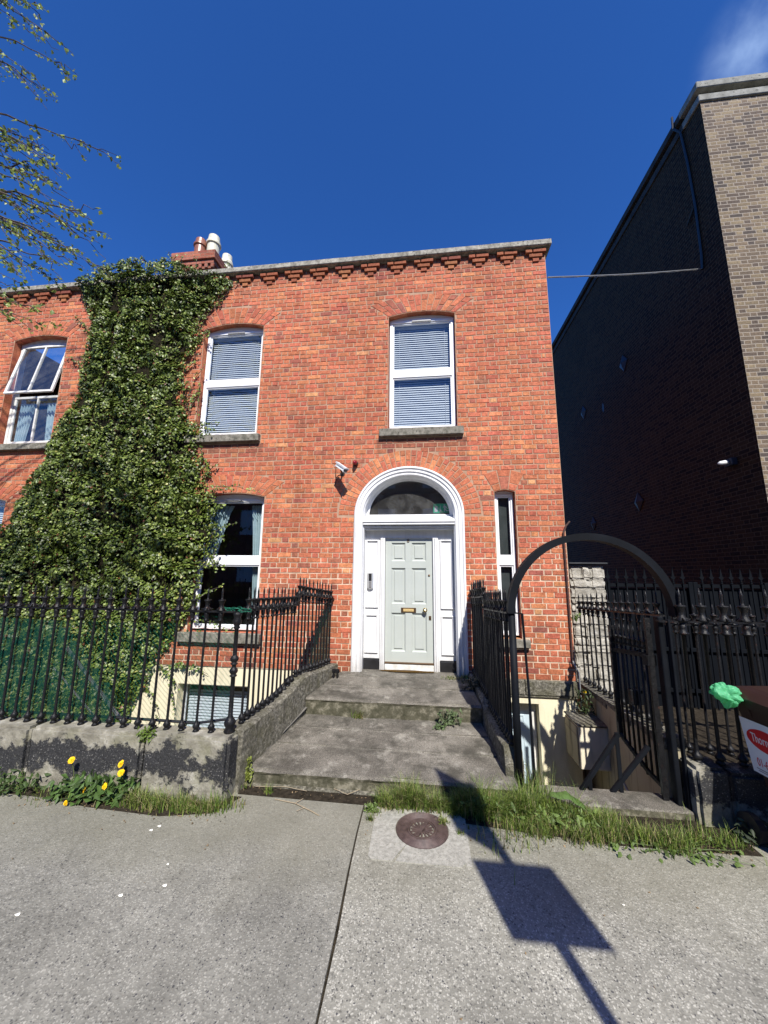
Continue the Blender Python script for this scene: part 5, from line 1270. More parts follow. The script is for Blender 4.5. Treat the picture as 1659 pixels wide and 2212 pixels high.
# trailing shoots
sh = MB(); LP, LC = [], []
def shoot(p0, p1, y=-.03, n=16, wob=.05, leafs=2, dy=0.0):
    p0 = Vector((p0[0], y, p0[1])); p1 = Vector((p1[0], y + dy, p1[1])); L = []
    sd = random.uniform(0, 50)
    for i in range(n + 1):
        t = i / n; p = p0.lerp(p1, t); p.x += wob * noise.noise(Vector((t * 3, sd, 0))); p.z += wob * noise.noise(Vector((t * 3, sd, 9))) + .04 * math.sin(math.pi * t); L.append(p)
        for q in range(leafs):
            if random.random() < .9 - .3 * t: LP.append((p.x + random.uniform(-.035, .035), p.y - random.uniform(.005, .05), p.z + random.uniform(-.035, .035)))
    sh.tube(L, [.007 - .004 * i / n for i in range(n + 1)], 5)
for a, b in [((-4.35, 5.05), (-4.02, 5.75)), ((-4.35, 5.0), (-4.05, 5.2)), ((-4.2, 6.3), (-3.98, 6.42)), ((-4.3, 6.2), (-4.0, 6.33)), ((-4.0, 6.9), (-3.5, 7.42)), ((-4.15, 6.62), (-3.62, 7.3)), ((-4.4, 4.9), (-4.12, 4.5)),
             ((-4.45, 5.6), (-4.15, 5.85)), ((-4.1, 4.5), (-3.6, 4.60)), ((-4.0, 4.42), (-3.72, 4.48)), ((-3.9, 4.0), (-3.7, 3.6)), ((-6.55, 6.6), (-6.9, 6.95)), ((-6.6, 5.9), (-6.95, 6.1)), ((-3.7, 3.4), (-2.8, 3.34)), ((-3.7, 3.3), (-3.2, 3.37)),
             ((-3.62, 2.9), (-3.35, 3.1)), ((-3.6, 2.6), (-3.15, 2.78)), ((-3.6, 2.3), (-3.4, 2.0)), ((-3.55, 2.1), (-3.25, 2.05)), ((-3.7, 1.55), (-3.3, 1.75)), ((-3.8, 1.2), (-3.0, 1.04)), ((-4.1, .9), (-3.6, 1.03)), ((-4.3, .45), (-3.6, .45)),
             ((-4.3, .5), (-3.9, .1)), ((-4.1, .4), (-3.95, -.2)), ((-4.5, .2), (-4.2, -.3)), ((-3.9, .48), (-3.45, .38)), ((-4.2, .42), (-3.8, .52)), ((-4.25, 4.8), (-4.08, 5.3)), ((-4.08, 5.4), (-4.06, 4.5)), ((-3.75, 3.9), (-3.78, 3.3))]:
    shoot(a, b, y=-.03 if a[1] > 3.4 or a[1] < 1.3 else -.10)
for q in range(60):
    i = random.randrange(0, len(POLY) - 16); a = POLY[i]; shoot(a, (a[0] + random.uniform(-.16, .22), a[1] + random.uniform(-.1, .28)), y=-.06, n=7)
for q in range(12): x = random.uniform(-6.3, -4.3); shoot((x, 7.75), (x + random.uniform(-.1, .1), 7.85 + random.uniform(.03, .22)), y=-.1, n=6, leafs=3)
sh.build('trailing_shoots', M_BARK, ivy, fix=False)
LP = np.array(LP); leaves(LP, np.array([0, -1, .4]) + rng.normal(size=LP.shape) * .5, rng.uniform(.028, .05, len(LP)), ivy_cols(len(LP), LP[:, 0], LP[:, 2]) * 1.15, 'shoot_leaves', M_LEAF, ivy)

# ------------------------------------------------------------------ netting and pole behind the left railing
m = MB(); nx, nz = 60, 16; vs = []
for j in range(nz + 1):
    for i in range(nx + 1):
        x = -6.0 + (2.95) * i / nx; z = .45 + 1.08 * j / nz; vs.append((x + .02 * noise.noise(Vector((x * 2, z * 3, 0))), -2.235 + .02 * noise.noise(Vector((x * 3, z * 3, 4))), z - .08 * (i / nx) * (j / nz)))
m.add(vs, [(j * (nx + 1) + i, j * (nx + 1) + i + 1, (j + 1) * (nx + 1) + i + 1, (j + 1) * (nx + 1) + i) for j in range(nz) for i in range(nx) if not (i > 40 and (j / nz) > 1.15 - (i - 40) / 22)])
o = m.build('netting', M_NET, fix=False); tag(o, 'dark green plastic netting tied behind the left half of the front railing', 'netting', 'green plastic netting')
m = MB(); vs = []
for j in range(nz + 1):
    for i in range(nx + 1):
        x = -5.8 + 3.9 * i / nx; z = .47 + 1.08 * j / nz; vs.append((x, -2.20 + .02 * noise.noise(Vector((x * 3, z * 3, 8))), z))
m.add(vs, [(j * (nx + 1) + i, j * (nx + 1) + i + 1, (j + 1) * (nx + 1) + i + 1, (j + 1) * (nx + 1) + i) for j in range(nz) for i in range(nx) if not (i > 22 and random.random() < .0)])
def net2():
    t = NT('thin_netting').set(.6, .3).col((.004, .09, .055)); tr = t.node('ShaderNodeBsdfTransparent')
    w1 = t.node('ShaderNodeTexWave', wave_type='BANDS', bands_direction='DIAGONAL'); w1.inputs['Scale'].default_value = 13; w1.inputs['Distortion'].default_value = 2
    t.lk(t.coord((1, 0, 1)), w1.inputs[0]); mx = t.node('ShaderNodeMixShader'); t.lk(t.ramp(w1.outputs[1], [(.55, .05), (.9, .30)]), mx.inputs[0]); t.lk(tr.outputs[0], mx.inputs[1]); t.lk(t.b.outputs[0], mx.inputs[2]); t.lk(mx.outputs[0], t.n['Material Output'].inputs[0]); return t.m
M_NET2 = net2()
o = m.build('netting', M_NET2, fix=False); tag(o, 'thin green netting stretched behind the whole left front railing', 'netting', 'green plastic netting')
m = MB(); vs = []
for j in range(9):
    for i in range(13):
        y = -.75 + .73 * i / 12; vs.append((LXc(y) - .03 + .01 * math.sin(i * 2.1 + j), y, .60 + .98 * j / 8))
m.add(vs, [(j * 13 + i, j * 13 + i + 1, (j + 1) * 13 + i + 1, (j + 1) * 13 + i) for j in range(8) for i in range(12) if i > j * 1.1 - .5])
o = m.build('netting', M_NET, fix=False); tag(o, 'green netting wrapped round the house end of the stepped side railing', 'netting', 'green plastic netting')
m = MB(); 
for q in range(5):
    L = [(-1.98 + .024 * i + random.uniform(-.01, .01), -2.27 + random.uniform(-.03, .03), 1.615 + .02 * math.sin(i * .9 + q) + random.uniform(0, .02)) for i in range(12)]; m.tube(L, .003, 4)
o = m.build('twine', NT('green_twine').set(.6, .3).col((.01, .13, .08)).m, fix=False); tag(o, 'green twine tangled on top of the ornamental corner post', 'twine')
m = MB(); m.tube([(-3.78, -2.15, 1.18), (-3.08, -2.12, .50)], .018, 8); m.tube([(-3.9, -2.15, .98), (-3.3, -2.12, .45)], .009, 6)
o = m.build('pole', M_GREYPL); tag(o, 'pale grey pole leaning behind the green netting', 'pole')
m = MB(); m.tube([(-6, -2.2, .56), (-3.0, -2.2, .555), (-2.2, -2.2, .55), (-1.9, -2.2, .60)], .013, 6); o = m.build('hose', M_PLASTICB); tag(o, 'black hose lying along the plinth behind the railing', 'hose')

# boot scraper by the left jamb
e_ = empty('boot_scraper', (-1.30, -.32, .5), 'small black iron boot scraper at the top left of the steps', 'boot scraper')
m = MB(); m.box(-1.345, -1.325, -.36, -.30, .47, .60, b=.003); m.box(-1.29, -1.27, -.36, -.30, .47, .60, b=.003); m.build('support', M_IRON, e_)
m = MB(); m.box(-1.36, -1.255, -.34, -.325, .56, .615, b=.002); m.build('blade', M_IRON, e_)

# ------------------------------------------------------------------ coal hole cover
e_ = empty('coal_hole_cover', (CX, CY, 0), 'round rusty brown cast iron coal hole cover set in a granite slab', 'manhole cover')
m = MB(); pr = [(0, -.02), (.0, .0)]
pr = [(.205, -.02), (.205, .010)]; r = .203
for i in range(9): pr += [(r, .010), (r - .004, .013), (r - .008, .010)]; r -= .0095
pr += [(.118, .012), (.116, .018), (.108, .018), (.106, .008), (.100, .008), (.099, .015), (.094, .015), (.092, .001), (0, .001)]
m.lathe(pr, (CX, CY, 0), 48)
for i in range(16):
    a = 2 * math.pi * i / 16; m.bar((CX + .018 * math.cos(a), CY + .018 * math.sin(a), .006), (CX + .088 * math.cos(a), CY + .088 * math.sin(a), .006), .013, .012)
m.bar((CX - .045, CY - .095, .012), (CX + .045, CY + .095, .012), .028, .016)
m.build('lid', M_CAST, e_)

# ------------------------------------------------------------------ grass and weeds
def blades(spots, name, label, parent=None, kind='stuff'):
    """spots: (x, y, z, spread, n, height, dry)"""
    V, F, C = [], [], []
    for (x, y, z, sp, n, h, dry) in spots:
        irr = rng.uniform(.35, 1.7); h = h * rng.uniform(.6, 1.35); x += rng.normal() * .02; y += rng.normal() * .025
        for q in range(int(n * 1.25 * irr)):
            bx = x + rng.normal() * sp; by = y + rng.normal() * sp * .75; H = h * rng.uniform(.45, 1.15); a = rng.uniform(0, 6.283); ln = rng.uniform(.15, .85) * H; wd = rng.uniform(.0022, .0048)
            dx, dy = math.cos(a), math.sin(a) - .25; s_ = (-dy * wd, dx * wd); k = len(V); seg = 4
            g_ = np.array([.125, .195, .036]) * rng.uniform(.55, 1.5)
            if rng.random() < dry: g_ = np.array([.42, .36, .18]) * rng.uniform(.5, 1.1)
            elif rng.random() < .3: g_ = np.array([.24, .31, .06]) * rng.uniform(.7, 1.3)
            for j in range(seg + 1):
                t = j / seg; px = bx + dx * ln * t * t; py = by + dy * ln * t * t; pz = z + H * (t - .35 * t * t * (ln / H)) ; ww = 1 - t * .95
                V += [(px - s_[0] * ww, py - s_[1] * ww, max(pz, z + .001)), (px + s_[0] * ww, py + s_[1] * ww, max(pz, z + .001))]; C += [tuple(g_ * (.75 + .35 * t))] * 2
            F += [(k + 2 * j, k + 2 * j + 1, k + 2 * j + 3, k + 2 * j + 2) for j in range(seg)]
    m = MB(); m.v = V; m.f = F; m.mi = [0] * len(F); m.c = C
    o = m.build(name, M_GRASS, parent, color=True, fix=False)
    if parent is None: tag(o, label, 'grass', kind=kind)
    return o
L = []
for i in range(16): L.append((-2.75 + .068 * i, -2.50 + .03 * math.sin(i), 0, .05, 100, .13, .25))
for i in range(8): L.append((-4.6 + .22 * i, -2.47, 0, .08, 30, .12, .15))
L += [(-1.66, -2.42, 0, .05, 70, .09, .5), (-1.72, -2.2, .02, .03, 50, .06, .6), (-1.5, -2.2, .0, .02, 25, .10, .1)]
blades(L, 'grass', 'tufts of grass growing along the foot of the left plinth wall')
L = []
for i in range(12): L.append((-.42 + .045 * i, -2.24 - .05 * math.sin(i * .8), 0, .035, 95, .20, .25))
for i in range(30): L.append((.16 + .045 * i, -2.26 - .03 * math.sin(i), 0, .045, 135, .21 if i < 22 else .13, .12))
for i in range(14): L.append((.75 + .13 * i, -2.43 + .04 * math.sin(i * 1.3), 0, .06, 150, .13, .25))
L = [q for q in L if q[0] < 2.05]
L += [(-.49, -2.35, 0, .012, 60, .08, .2), (-.50, -2.48, 0, .010, 50, .07, .2), (-.40, -2.32, 0, .03, 60, .10, .4), (.26, -2.5, 0, .012, 40, .05, .2), (2.1, -2.40, 0, .10, 180, .15, .15), (2.28, -2.38, 0, .05, 60, .12, .1), (.75, -2.22, 0, .05, 190, .34, .1), (.25, -2.24, 0, .03, 90, .26, .2), (1.2, -2.25, 0, .04, 120, .24, .15), (1.0, -2.2, 0, .05, 150, .28, .1), (.45, -2.2, 0, .04, 120, .26, .15), (-.15, -2.22, 0, .04, 120, .24, .2), (.14, -2.40, .01, .02, 50, .06, .3), (.60, -2.42, 0, .2, 120, .10, .25), (.95, -2.02, .06, .06, 60, .25, .2)]
blades(L, 'grass', 'thick grass growing along the foot of the steps and the gateway')
o = blades([(-.86, -1.08, .235, .03, 60, .13, .3)], 'grass_tuft', 'small grass tuft growing at the foot of the upper riser left of centre', kind=None); tag(o, None, 'weed'); 
o = blades([(.36, -.10, .50, .06, 70, .06, .5), (.55, -.12, .5, .04, 70, .10, .3)], 'grass_tuft', 'dry grass at the right foot of the white door surround', kind=None); tag(o, None, 'weed')
def weed(name, label, centre, n, size, spread, lift, col, aspect=.45, hang=None):
    P = np.array(centre) + np.stack([np.clip(rng.normal(size=n), -1.7, 1.7) * spread, np.clip(rng.normal(size=n), -1.5, 1.5) * spread * .32, rng.uniform(.01, lift, n)], 1)
    Nr = np.array([0, -.45, .8]) + rng.normal(size=(n, 3)) * .5; C = np.array(col) * rng.uniform(.6, 1.4, n)[:, None]
    e = empty(name, centre, label, 'weed')
    leaves(P, Nr, rng.uniform(size * .6, size * 1.2, n), C, 'leaves', M_GRASS, e, aspect=aspect, hang=hang)
    m = MB()
    for i in range(min(n, 26)): c = Vector(centre); p = Vector(P[i]); m.tube([c, (c + p) / 2 + Vector((0, 0, .01)), p], .0018, 4, col=tuple(col))
    m.build('stalks', M_BARK if False else M_GRASS, e, color=True, fix=False); return e
weed('weed', 'leafy grey green plant on the steps beside the right railing', (.27, -1.12, .25), 60, .07, .075, .17, (.085, .12, .05), .42)
weed('weed', 'small rosette weed on the second tread left of the taller plant', (.13, -1.22, .24), 24, .06, .04, .05, (.08, .12, .045), .42)
weed('weed', 'broad leaved weeds below the dandelions at the left plinth', (-2.95, -2.50, 0), 260, .085, .20, .17, (.06, .11, .025), .5)
weed('weed', 'low green weeds at the far left foot of the plinth', (-3.95, -2.48, 0), 190, .06, .26, .15, (.05, .085, .02), .5)
weed('weed', 'clump of weeds sprouting in the joint at the top of the left plinth', (-2.58, -2.40, .44), 80, .04, .05, .13, (.09, .14, .02), .6)
weed('weed', 'yellowish weeds in the corner between plinth and first step', (-1.70, -2.16, .05), 70, .035, .035, .22, (.15, .18, .03), .6)
weed('weed', 'weed with a yellow flower on the coping beside the meter box', (2.13, -.20, .14), 110, .06, .06, .30, (.04, .06, .02), .45)
weed('weed', 'small green weed on the stone wall beside the brown pipe', (2.17, -.02, 1.33), 30, .05, .03, .10, (.09, .13, .03), .6)
weed('weed', 'dark weeds growing at the base of the right railing on the steps', (.62, -.55, .46), 120, .045, .09, .18, (.05, .055, .03), .5)
weed('weed', 'low clover like weeds in the grass right of the gate', (1.8, -2.5, 0), 160, .035, .26, .04, (.09, .14, .03), .8)
weed('weed', 'dark weeds in the shadow between plinth and brown bin', (2.55, -2.35, 0), 80, .07, .12, .15, (.03, .045, .02), .5)
weed('weed', 'broad green leaves among the long grass at the left foot of the arch', (.55, -2.28, .02), 90, .07, .16, .12, (.10, .16, .035), .5)
weed('weed', 'pale leafy weeds in the long grass between arch and dock leaf', (1.05, -2.36, .02), 110, .06, .18, .10, (.13, .19, .05), .45)
weed('weed', 'small leaves at the left edge of the granite slab', (-.47, -2.36, .0), 70, .03, .035, .07, (.10, .15, .035), .6)
# dock leaf
e_ = empty('dock_plant', (1.10, -2.20, .03), 'large drooping dock leaf over the gateway kerb', 'plant')
m = MB(); n = 12; vs = []
c = [Vector((1.02, -2.20, .16)), Vector((1.15, -2.22, .19)), Vector((1.27, -2.23, .12)), Vector((1.37, -2.24, .03))]
for i in range(n + 1):
    t = i / n; s3 = t * 3; k = min(2, int(s3)); p = c[k].lerp(c[k + 1], s3 - k); wd = .058 * math.sin(math.pi * min(1, t * .92 + .06)) ** .6
    for sgn in (-1, 0, 1): vs.append(p + Vector((.25 * wd * sgn, -wd * sgn, -.4 * wd * abs(sgn) + (.012 if sgn == 0 else 0) + .004 * math.sin(i * 2 + sgn))))
m.add(vs, [(3 * i + j, 3 * i + j + 1, 3 * i + 4 + j, 3 * i + 3 + j) for i in range(n) for j in range(2)], 0, (.10, .17, .045))
m.build('leaf', M_GRASS, e_, color=True, smooth=True, fix=False)
m = MB(); m.tube([(.95, -2.15, 0), (.98, -2.18, .12), (1.02, -2.2, .16)], .005, 5, col=(.12, .16, .05)); m.build('stalk', M_GRASS, e_, color=True, fix=False)
# dandelions
LB = ['yellow dandelion standing highest, at left against the black paint', 'orange yellow dandelion at right against the pale stone patch', 'yellow dandelion directly below the orange yellow one', 'round yellow dandelion in the middle of the green leaves', 'large yellow dandelion tilted to the left low in the leaves', 'drooping orange dandelion lowest, lying on the pavement edge']
for i, (x, z) in enumerate([(-3.2, .30), (-2.71, .30), (-2.70, .23), (-2.85, .11), (-3.04, .06), (-3.08, .03)]):
    yy = -2.50 if i < 5 else -2.62
    e_ = empty('dandelion', (x, yy, 0), LB[i], 'flower', 'dandelions at the left plinth')
    m = MB(); R0 = .030 if i != 5 else .022; c = Vector((x, yy, z)); nrm = Vector((random.uniform(-.4, .3), -1, random.uniform(.1, .7))).normalized(); a = nrm.orthogonal().normalized(); b_ = nrm.cross(a)
    for rr_, kk, lift in ((1, 22, 0), (.78, 18, .006), (.5, 12, .011), (.25, 7, .014)):
        for q in range(kk):
            an = 2 * math.pi * q / kk + rr_ * 3; dr = a * math.cos(an) + b_ * math.sin(an); sd_ = nrm.cross(dr); rl = R0 * rr_ * random.uniform(.9, 1.1)
            m.add([c + nrm * lift * .5, c + dr * rl * .8 + sd_ * .004 + nrm * lift, c + dr * rl + nrm * (lift + .003), c + dr * rl * .8 - sd_ * .004 + nrm * lift], [(0, 1, 2, 3)])
    m.build('flower_head', M_YEL, e_, fix=False)
    m = MB(); m.tube([(x + .01, yy + .03, 0), (x + .012, yy + .03, z * .6), c - nrm * .003], .0028, 5, col=(.16, .2, .06)); m.build('stem', M_GRASS, e_, color=True, fix=False)
for (x, y, z) in ((2.12, -.26, .43), (2.0, -1.62, .30)):
    e_ = empty('wall_flower', (x, y, z), 'tiny yellow flower ' + ('beside the meter box on the coping' if y > -1 else 'seen between the bars of the open area gate'), 'flower')
    m = MB(); c = Vector((x, y, z))
    for q in range(14):
        an = q * .45; m.add([c, c + Vector((.018 * math.cos(an), -.004, .018 * math.sin(an))), c + Vector((.018 * math.cos(an + .4), -.004, .018 * math.sin(an + .4)))], [(0, 1, 2)])
    m.build('flower_head', M_YEL, e_, fix=False)
    m = MB(); m.tube([c, c + Vector((.01, .02, -.12))], .002, 4, col=(.1, .14, .04)); m.build('stem', M_GRASS, e_, color=True, fix=False)
# fallen petals
PL = ['white fallen petal at the grass edge, upper one of a close pair', 'white fallen petal at the grass edge, lower one of a close pair', 'tiny white petal alone left of the slab joint', 'largest white fallen petal on the left pavement slab', 'white petal left of the largest one', 'white petal nearest the left edge of the picture', 'small white chip on the right pavement near the sign shadow']
for i, (x, y) in enumerate([(-2.12, -2.74), (-2.15, -2.79), (-1.79, -3.08), (-1.69, -3.24), (-1.91, -3.34), (-2.40, -3.53), (1.18, -3.02)]):
    s_ = .008 if i in (2, 6) else .013; m = MB(); m.add([(x + s_ * math.cos(q) * 1.3, y + s_ * math.sin(q) * .8, .004 + .003 * math.sin(q * 2)) for q in np.linspace(0, 5.6, 8)], [tuple(range(8))])
    o = m.build('petal', M_PET, fix=False); tag(o, PL[i], 'petal', 'fallen petals on the pavement')
m = MB(); m.tube([(-1.35, -2.30, .008), (-1.15, -2.34, .012), (-.98, -2.42, .010), (-.90, -2.46, .006)], .004, 5); m.tube([(-1.15, -2.34, .012), (-1.10, -2.28, .018)], .003, 5); m.tube([(-1.05, -2.38, .01), (-1.10, -2.44, .012)], .0025, 5)
o = m.build('twig', mottled('dry_twig', (.25, .2, .14), (.35, .29, .2), 20, .9, .1, 0)); tag(o, 'dry forked twig lying before the first step', 'twig')
m = MB(); m.tube([(-.86, -2.12, .03), (-.72, -2.19, .03), (-.62, -2.14, .05)], .003, 5); m.tube([(-1.6, -2.16, .02), (-1.3, -2.15, .03), (-1.1, -2.17, .02)], .0025, 5)
o = m.build('twig', bpy.data.materials['dry_twig']); tag(o, 'thin dry twigs lying against the face of the first step', 'twig')
n = 420; LX = np.concatenate([rng.uniform(-3.6, -1.6, 110), rng.uniform(-.5, 2.4, 190), rng.uniform(-1.7, .6, 70), rng.uniform(-4, 2.5, 50)])
LY = np.concatenate([rng.normal(-2.60, .05, 110), rng.normal(-2.47, .07, 190), rng.normal(-2.18, .03, 70), rng.uniform(-3.8, -2.6, 50)]); LZ = np.full(n, .010)
o = leaves(np.stack([LX, LY, LZ], 1), np.array([0, 0, 1.0]) + rng.normal(size=(n, 3)) * .35, rng.uniform(.006, .020, n), np.array([.20, .14, .075]) * rng.uniform(.35, 1.8, n)[:, None], 'leaf_litter', M_GRASS, None, aspect=.7)
tag(o, 'brown specks of leaf litter along the grass edge and pavement', 'litter', kind='stuff')
# moss on the top step, dirt strip at the foot of the steps
structure('soil_strip', sheet([(-1.72, -2.26), (-.5, -2.27), (-.45, -2.34), (.3, -2.40), (1.4, -2.50), (2.4, -2.48), (2.4, -2.0), (-1.72, -2.05)], z=.006, th=.05), M_SOIL)
structure('soil_strip', sheet([(-6, -2.50), (-3.4, -2.53), (-2.9, -2.60), (-2.2, -2.63), (-1.8, -2.54), (-1.66, -2.30), (-6, -2.30)], z=.005, th=.05), M_SOIL)
m = MB(); vs = [(-.30 + .42 * math.cos(a) * (1 + .25 * noise.noise(Vector((math.cos(a) * 3, math.sin(a) * 3, 1)))), .08 + .06 * math.sin(a) * (1 + .4 * noise.noise(Vector((a, 2, 2)))), .519) for a in np.linspace(0, 6.1, 30)]
m.add(vs, [tuple(range(30))]); o = m.build('moss', mottled('brown_moss', (.07, .035, .012), (.13, .08, .02), 60, .95, .1, 1, .01), fix=False); tag(o, 'rusty brown moss on the doorstep slab before the door', 'moss', kind='stuff')

# ------------------------------------------------------------------ wheelie bin, label and bag
bin_ = empty('wheelie_bin', (2.80, -2.66, 0), 'brown plastic wheelie bin with white and red company label', 'bin')
rot = Matrix.Rotation(R(6), 3, 'Z'); BO = Vector((2.49, -2.30, 0))
def BP(x, y, z): return BO + rot @ Vector((x, y, z))   # x: away from camera side face, y: towards street = negative
m = MB(); bw, bl = .60, .74
def tap(z): k = (1.0 - z) * .13; return k
vs = []
for z in (.06, 1.0):
    k = tap(z); vs += [BP(k, -k, z), BP(bw - k, -k, z), BP(bw - k, -bl + k, z), BP(k, -bl + k, z)]
m.add(vs, [(0, 1, 2, 3), (7, 6, 5, 4), (0, 4, 5, 1), (1, 5, 6, 2), (2, 6, 7, 3), (3, 7, 4, 0)])
vs = []
for z, o_ in ((.98, .03), (1.03, .035)): vs += [BP(-o_, o_, z), BP(bw + o_, o_, z), BP(bw + o_, -bl - o_, z), BP(-o_, -bl - o_, z)]
m.add(vs, [(0, 1, 2, 3), (7, 6, 5, 4), (0, 4, 5, 1), (1, 5, 6, 2), (2, 6, 7, 3), (3, 7, 4, 0)])
for i in range(4):
    y = -.09 - .18 * i; vs = [BP(-.012, y, .985), BP(-.012, y - .02, .985), BP(.012, y, .90), BP(.012, y - .02, .90), BP(.03, y, .9), BP(.03, y - .02, .9), BP(.03, y, .985), BP(.03, y - .02, .985)]
    m.add(vs, [(0, 1, 3, 2), (2, 3, 5, 4), (0, 2, 4, 6), (1, 7, 5, 3), (6, 4, 5, 7)])
m.build('body', M_BIN, bin_)
m = MB(); vs = []
for z, o_ in ((1.032, .045), (1.06, .05), (1.115, -.01), (1.13, -.06)): vs += [BP(-o_, o_, z + .0), BP(bw + o_, o_, z), BP(bw + o_, -bl - o_, z - .02), BP(-o_, -bl - o_, z - .02)]
m.add(vs, [(0, 1, 2, 3), (15, 14, 13, 12)] + [(4 * j + i, 4 * j + (i + 1) % 4, 4 * j + 4 + (i + 1) % 4, 4 * j + 4 + i) for j in range(3) for i in range(4)])
lid = m.build('lid', M_BIN, bin_)
m = MB(); m.tube([BP(.06, .07, 1.07), BP(bw - .06, .07, 1.07)], .018, 8); m.build('handle', M_BIN, lid)
for q in (-.03, bw + .03 - .0):
    m = MB(); c = BP(q, -.02, .10); d_ = rot @ Vector((1, 0, 0)); m.tube([c - d_ * .025, c + d_ * .025], .10, 20); m.build('wheel', M_PLASTICB, bin_)
# label on the tapered side face
zt, zb_ = .885, .49
def LP_(u, z, off=.004): k = tap(z); return BP(k - off, -u, z)
m = MB(); m.add([LP_(-.005, zt), LP_(.005, zb_), LP_(.39, zb_ + .0), LP_(.40, zt)], [(0, 1, 2, 3)]); lab = m.build('label', M_LABEL, bin_, fix=False)
def lab_M(u, z, off, sx=1.0):
    o = LP_(u, z, off); ex = (rot @ Vector((0, -1, 0))).normalized(); ez = (LP_(u, z + .1, off) - o).normalized(); n_ = ex.cross(ez).normalized(); return o, Matrix((ex * sx, ez, n_)).transposed()
m = MB(); o_, Mm = lab_M(.175, .755, .0055); N_ = 40
m.add([o_ + Mm @ Vector((.150 * math.cos(2 * math.pi * i / N_), .082 * math.sin(2 * math.pi * i / N_), 0)) for i in range(N_)], [tuple(range(N_))]); m.build('label_oval', M_LRED, lab, fix=False)
o_, Mm = lab_M(.172, .757, .0065, .55); text('Thorntons', .094, 'label_name', M_LABEL, lab, o_, Mm, .0006)
o_, Mm = lab_M(.25, .640, .0055, .6); text('recycling', .062, 'label_text', M_LGREY, lab, o_, Mm, .0004)
o_, Mm = lab_M(.178, .578, .0055, .55); text('01-623 5133', .086, 'label_phone', M_LRED, lab, o_, Mm, .0006)
m = MB()
for z, u0, u1 in ((.530, .04, .36), (.515, .05, .34), (.503, .12, .30)): m.add([LP_(u0, z, .0055), LP_(u0, z - .006, .0055), LP_(u1, z - .006, .0055), LP_(u1, z, .0055)], [(0, 1, 2, 3)])
m.build('small_print', M_LGREY, lab, fix=False)
# bag
bm = bmesh.new(); bmesh.ops.create_icosphere(bm, subdivisions=4, radius=1)
for v in bm.verts:
    p = v.co.copy(); k = .86 + .42 * noise.noise(p * 1.3 + Vector((2, 0, 4))) + .55 * abs(noise.noise(p * 1.9 + Vector((3, 1, 0)))) + .10 * abs(noise.noise(p * 5))
    s_ = Vector((.080, .075, .082)); q = Vector((p.x * s_.x, p.y * s_.y, p.z * s_.z)) * k
    if p.x > .35: q.z += (p.x - .35) * .05; q.x += (p.x - .35) * .07; q.z *= 1 - (p.x - .35) * .7
    if p.z < -.2: q.x += .03
    v.co = Vector((2.365, -2.36, 1.06)) + q
m = MB(); m.bm(bm); o = m.build('plastic_bag', M_BAG, fix=False, smooth=False); tag(o, 'crumpled bright green plastic bag at the corner of the brown bin', 'bag')

# ------------------------------------------------------------------ tree, trunk beyond the left edge
tree = empty('street_tree', (-8.3, -4.0, 0), 'young leaved street tree reaching in from the left edge of the picture', 'tree')
m = MB(); m.tube([(-8.3, -4.0, -.1), (-8.25, -4.0, 1.5), (-8.3, -4.0, 3.2), (-8.2, -3.95, 5.2), (-8.3, -3.9, 7.2), (-8.2, -3.9, 9.2), (-8.2, -3.9, 11)], [.16, .13, .12, .10, .08, .05, .02], 12); m.build('trunk', M_BARK, tree, fix=False, smooth=True)
TIPS = [(-4.06, 7.65), (-4.46, 8.27), (-4.53, 8.47), (-4.69, 8.8), (-3.85, 6.89), (-4.02, 6.46), (-3.94, 6.29), (-3.8, 6.0), (-3.65, 5.68), (-3.22, 5.38), (-3.45, 5.18), (-3.64, 5.06), (-3.92, 4.9), (-4.09, 5.12), (-3.66, 4.42), (-3.88, 4.46), (-4.1, 4.45), (-4.11, 4.77), (-3.27, 5.28), (-3.75, 5.91), (-4.57, 7.56), (-4.39, 6.61), (-4.15, 6.26), (-3.86, 5.29), (-4.2, 5.5), (-4.0, 5.62), (-4.35, 5.05), (-4.3, 5.85)]
TIPS += [(x + random.uniform(-.6, -.15), z + random.uniform(-.35, .35)) for x, z in TIPS[:14]]
br = MB(); TP, TC = [], []
def twig(p0, p1, r0, n, leafp, sag=.08, depth=0):
    sd = random.uniform(0, 99); L = []
    for i in range(n + 1):
        t = i / n; p = p0.lerp(p1, t); p += Vector((noise.noise(Vector((t * 4, sd, 0))), noise.noise(Vector((t * 4, sd, 5))), noise.noise(Vector((t * 4, sd, 9))))) * .07 * math.sin(math.pi * t) ; p.z += sag * math.sin(math.pi * t); L.append(p)
    br.tube(L, [max(.0022, r0 * (1 - t / n) ** .8 + .0015) for t in range(n + 1)], 5)
    for i in range(1, n + 1):
        if random.random() < leafp:
            for q in range(random.choice((1, 2, 2, 3))): TP.append(tuple(L[i] + Vector((random.uniform(-.03, .03), random.uniform(-.03, .03), random.uniform(-.045, .012)))))
        if depth < 1 and i > n * .25 and random.random() < .34:
            d = (p1 - p0).normalized(); q = L[i] + d * random.uniform(.12, .38) + Vector((0, random.uniform(-.12, .12), random.uniform(-.2, .07))); twig(L[i], q, r0 * .4, 5, leafp, .01, depth + 1)
    return L
for i, (x, z) in enumerate(TIPS):
    tipp = Vector((x, -2.9 + random.uniform(-.25, .25), z)); 
    s0 = Vector((x - random.uniform(1.1, 1.5), -3.1 + random.uniform(-.3, .3), z + random.uniform(.35, .75)))
    if i == 4: s0.z = z + .25
    zt_ = min(10.5, s0.z + random.uniform(-1.2, -.2)); trunkp = Vector((-8.25, -3.95, max(2.6, zt_ - .3)))
    twig(s0, tipp, .010, 14, .85, .06); twig(trunkp, s0, .028, 8, .3, .12, 1)
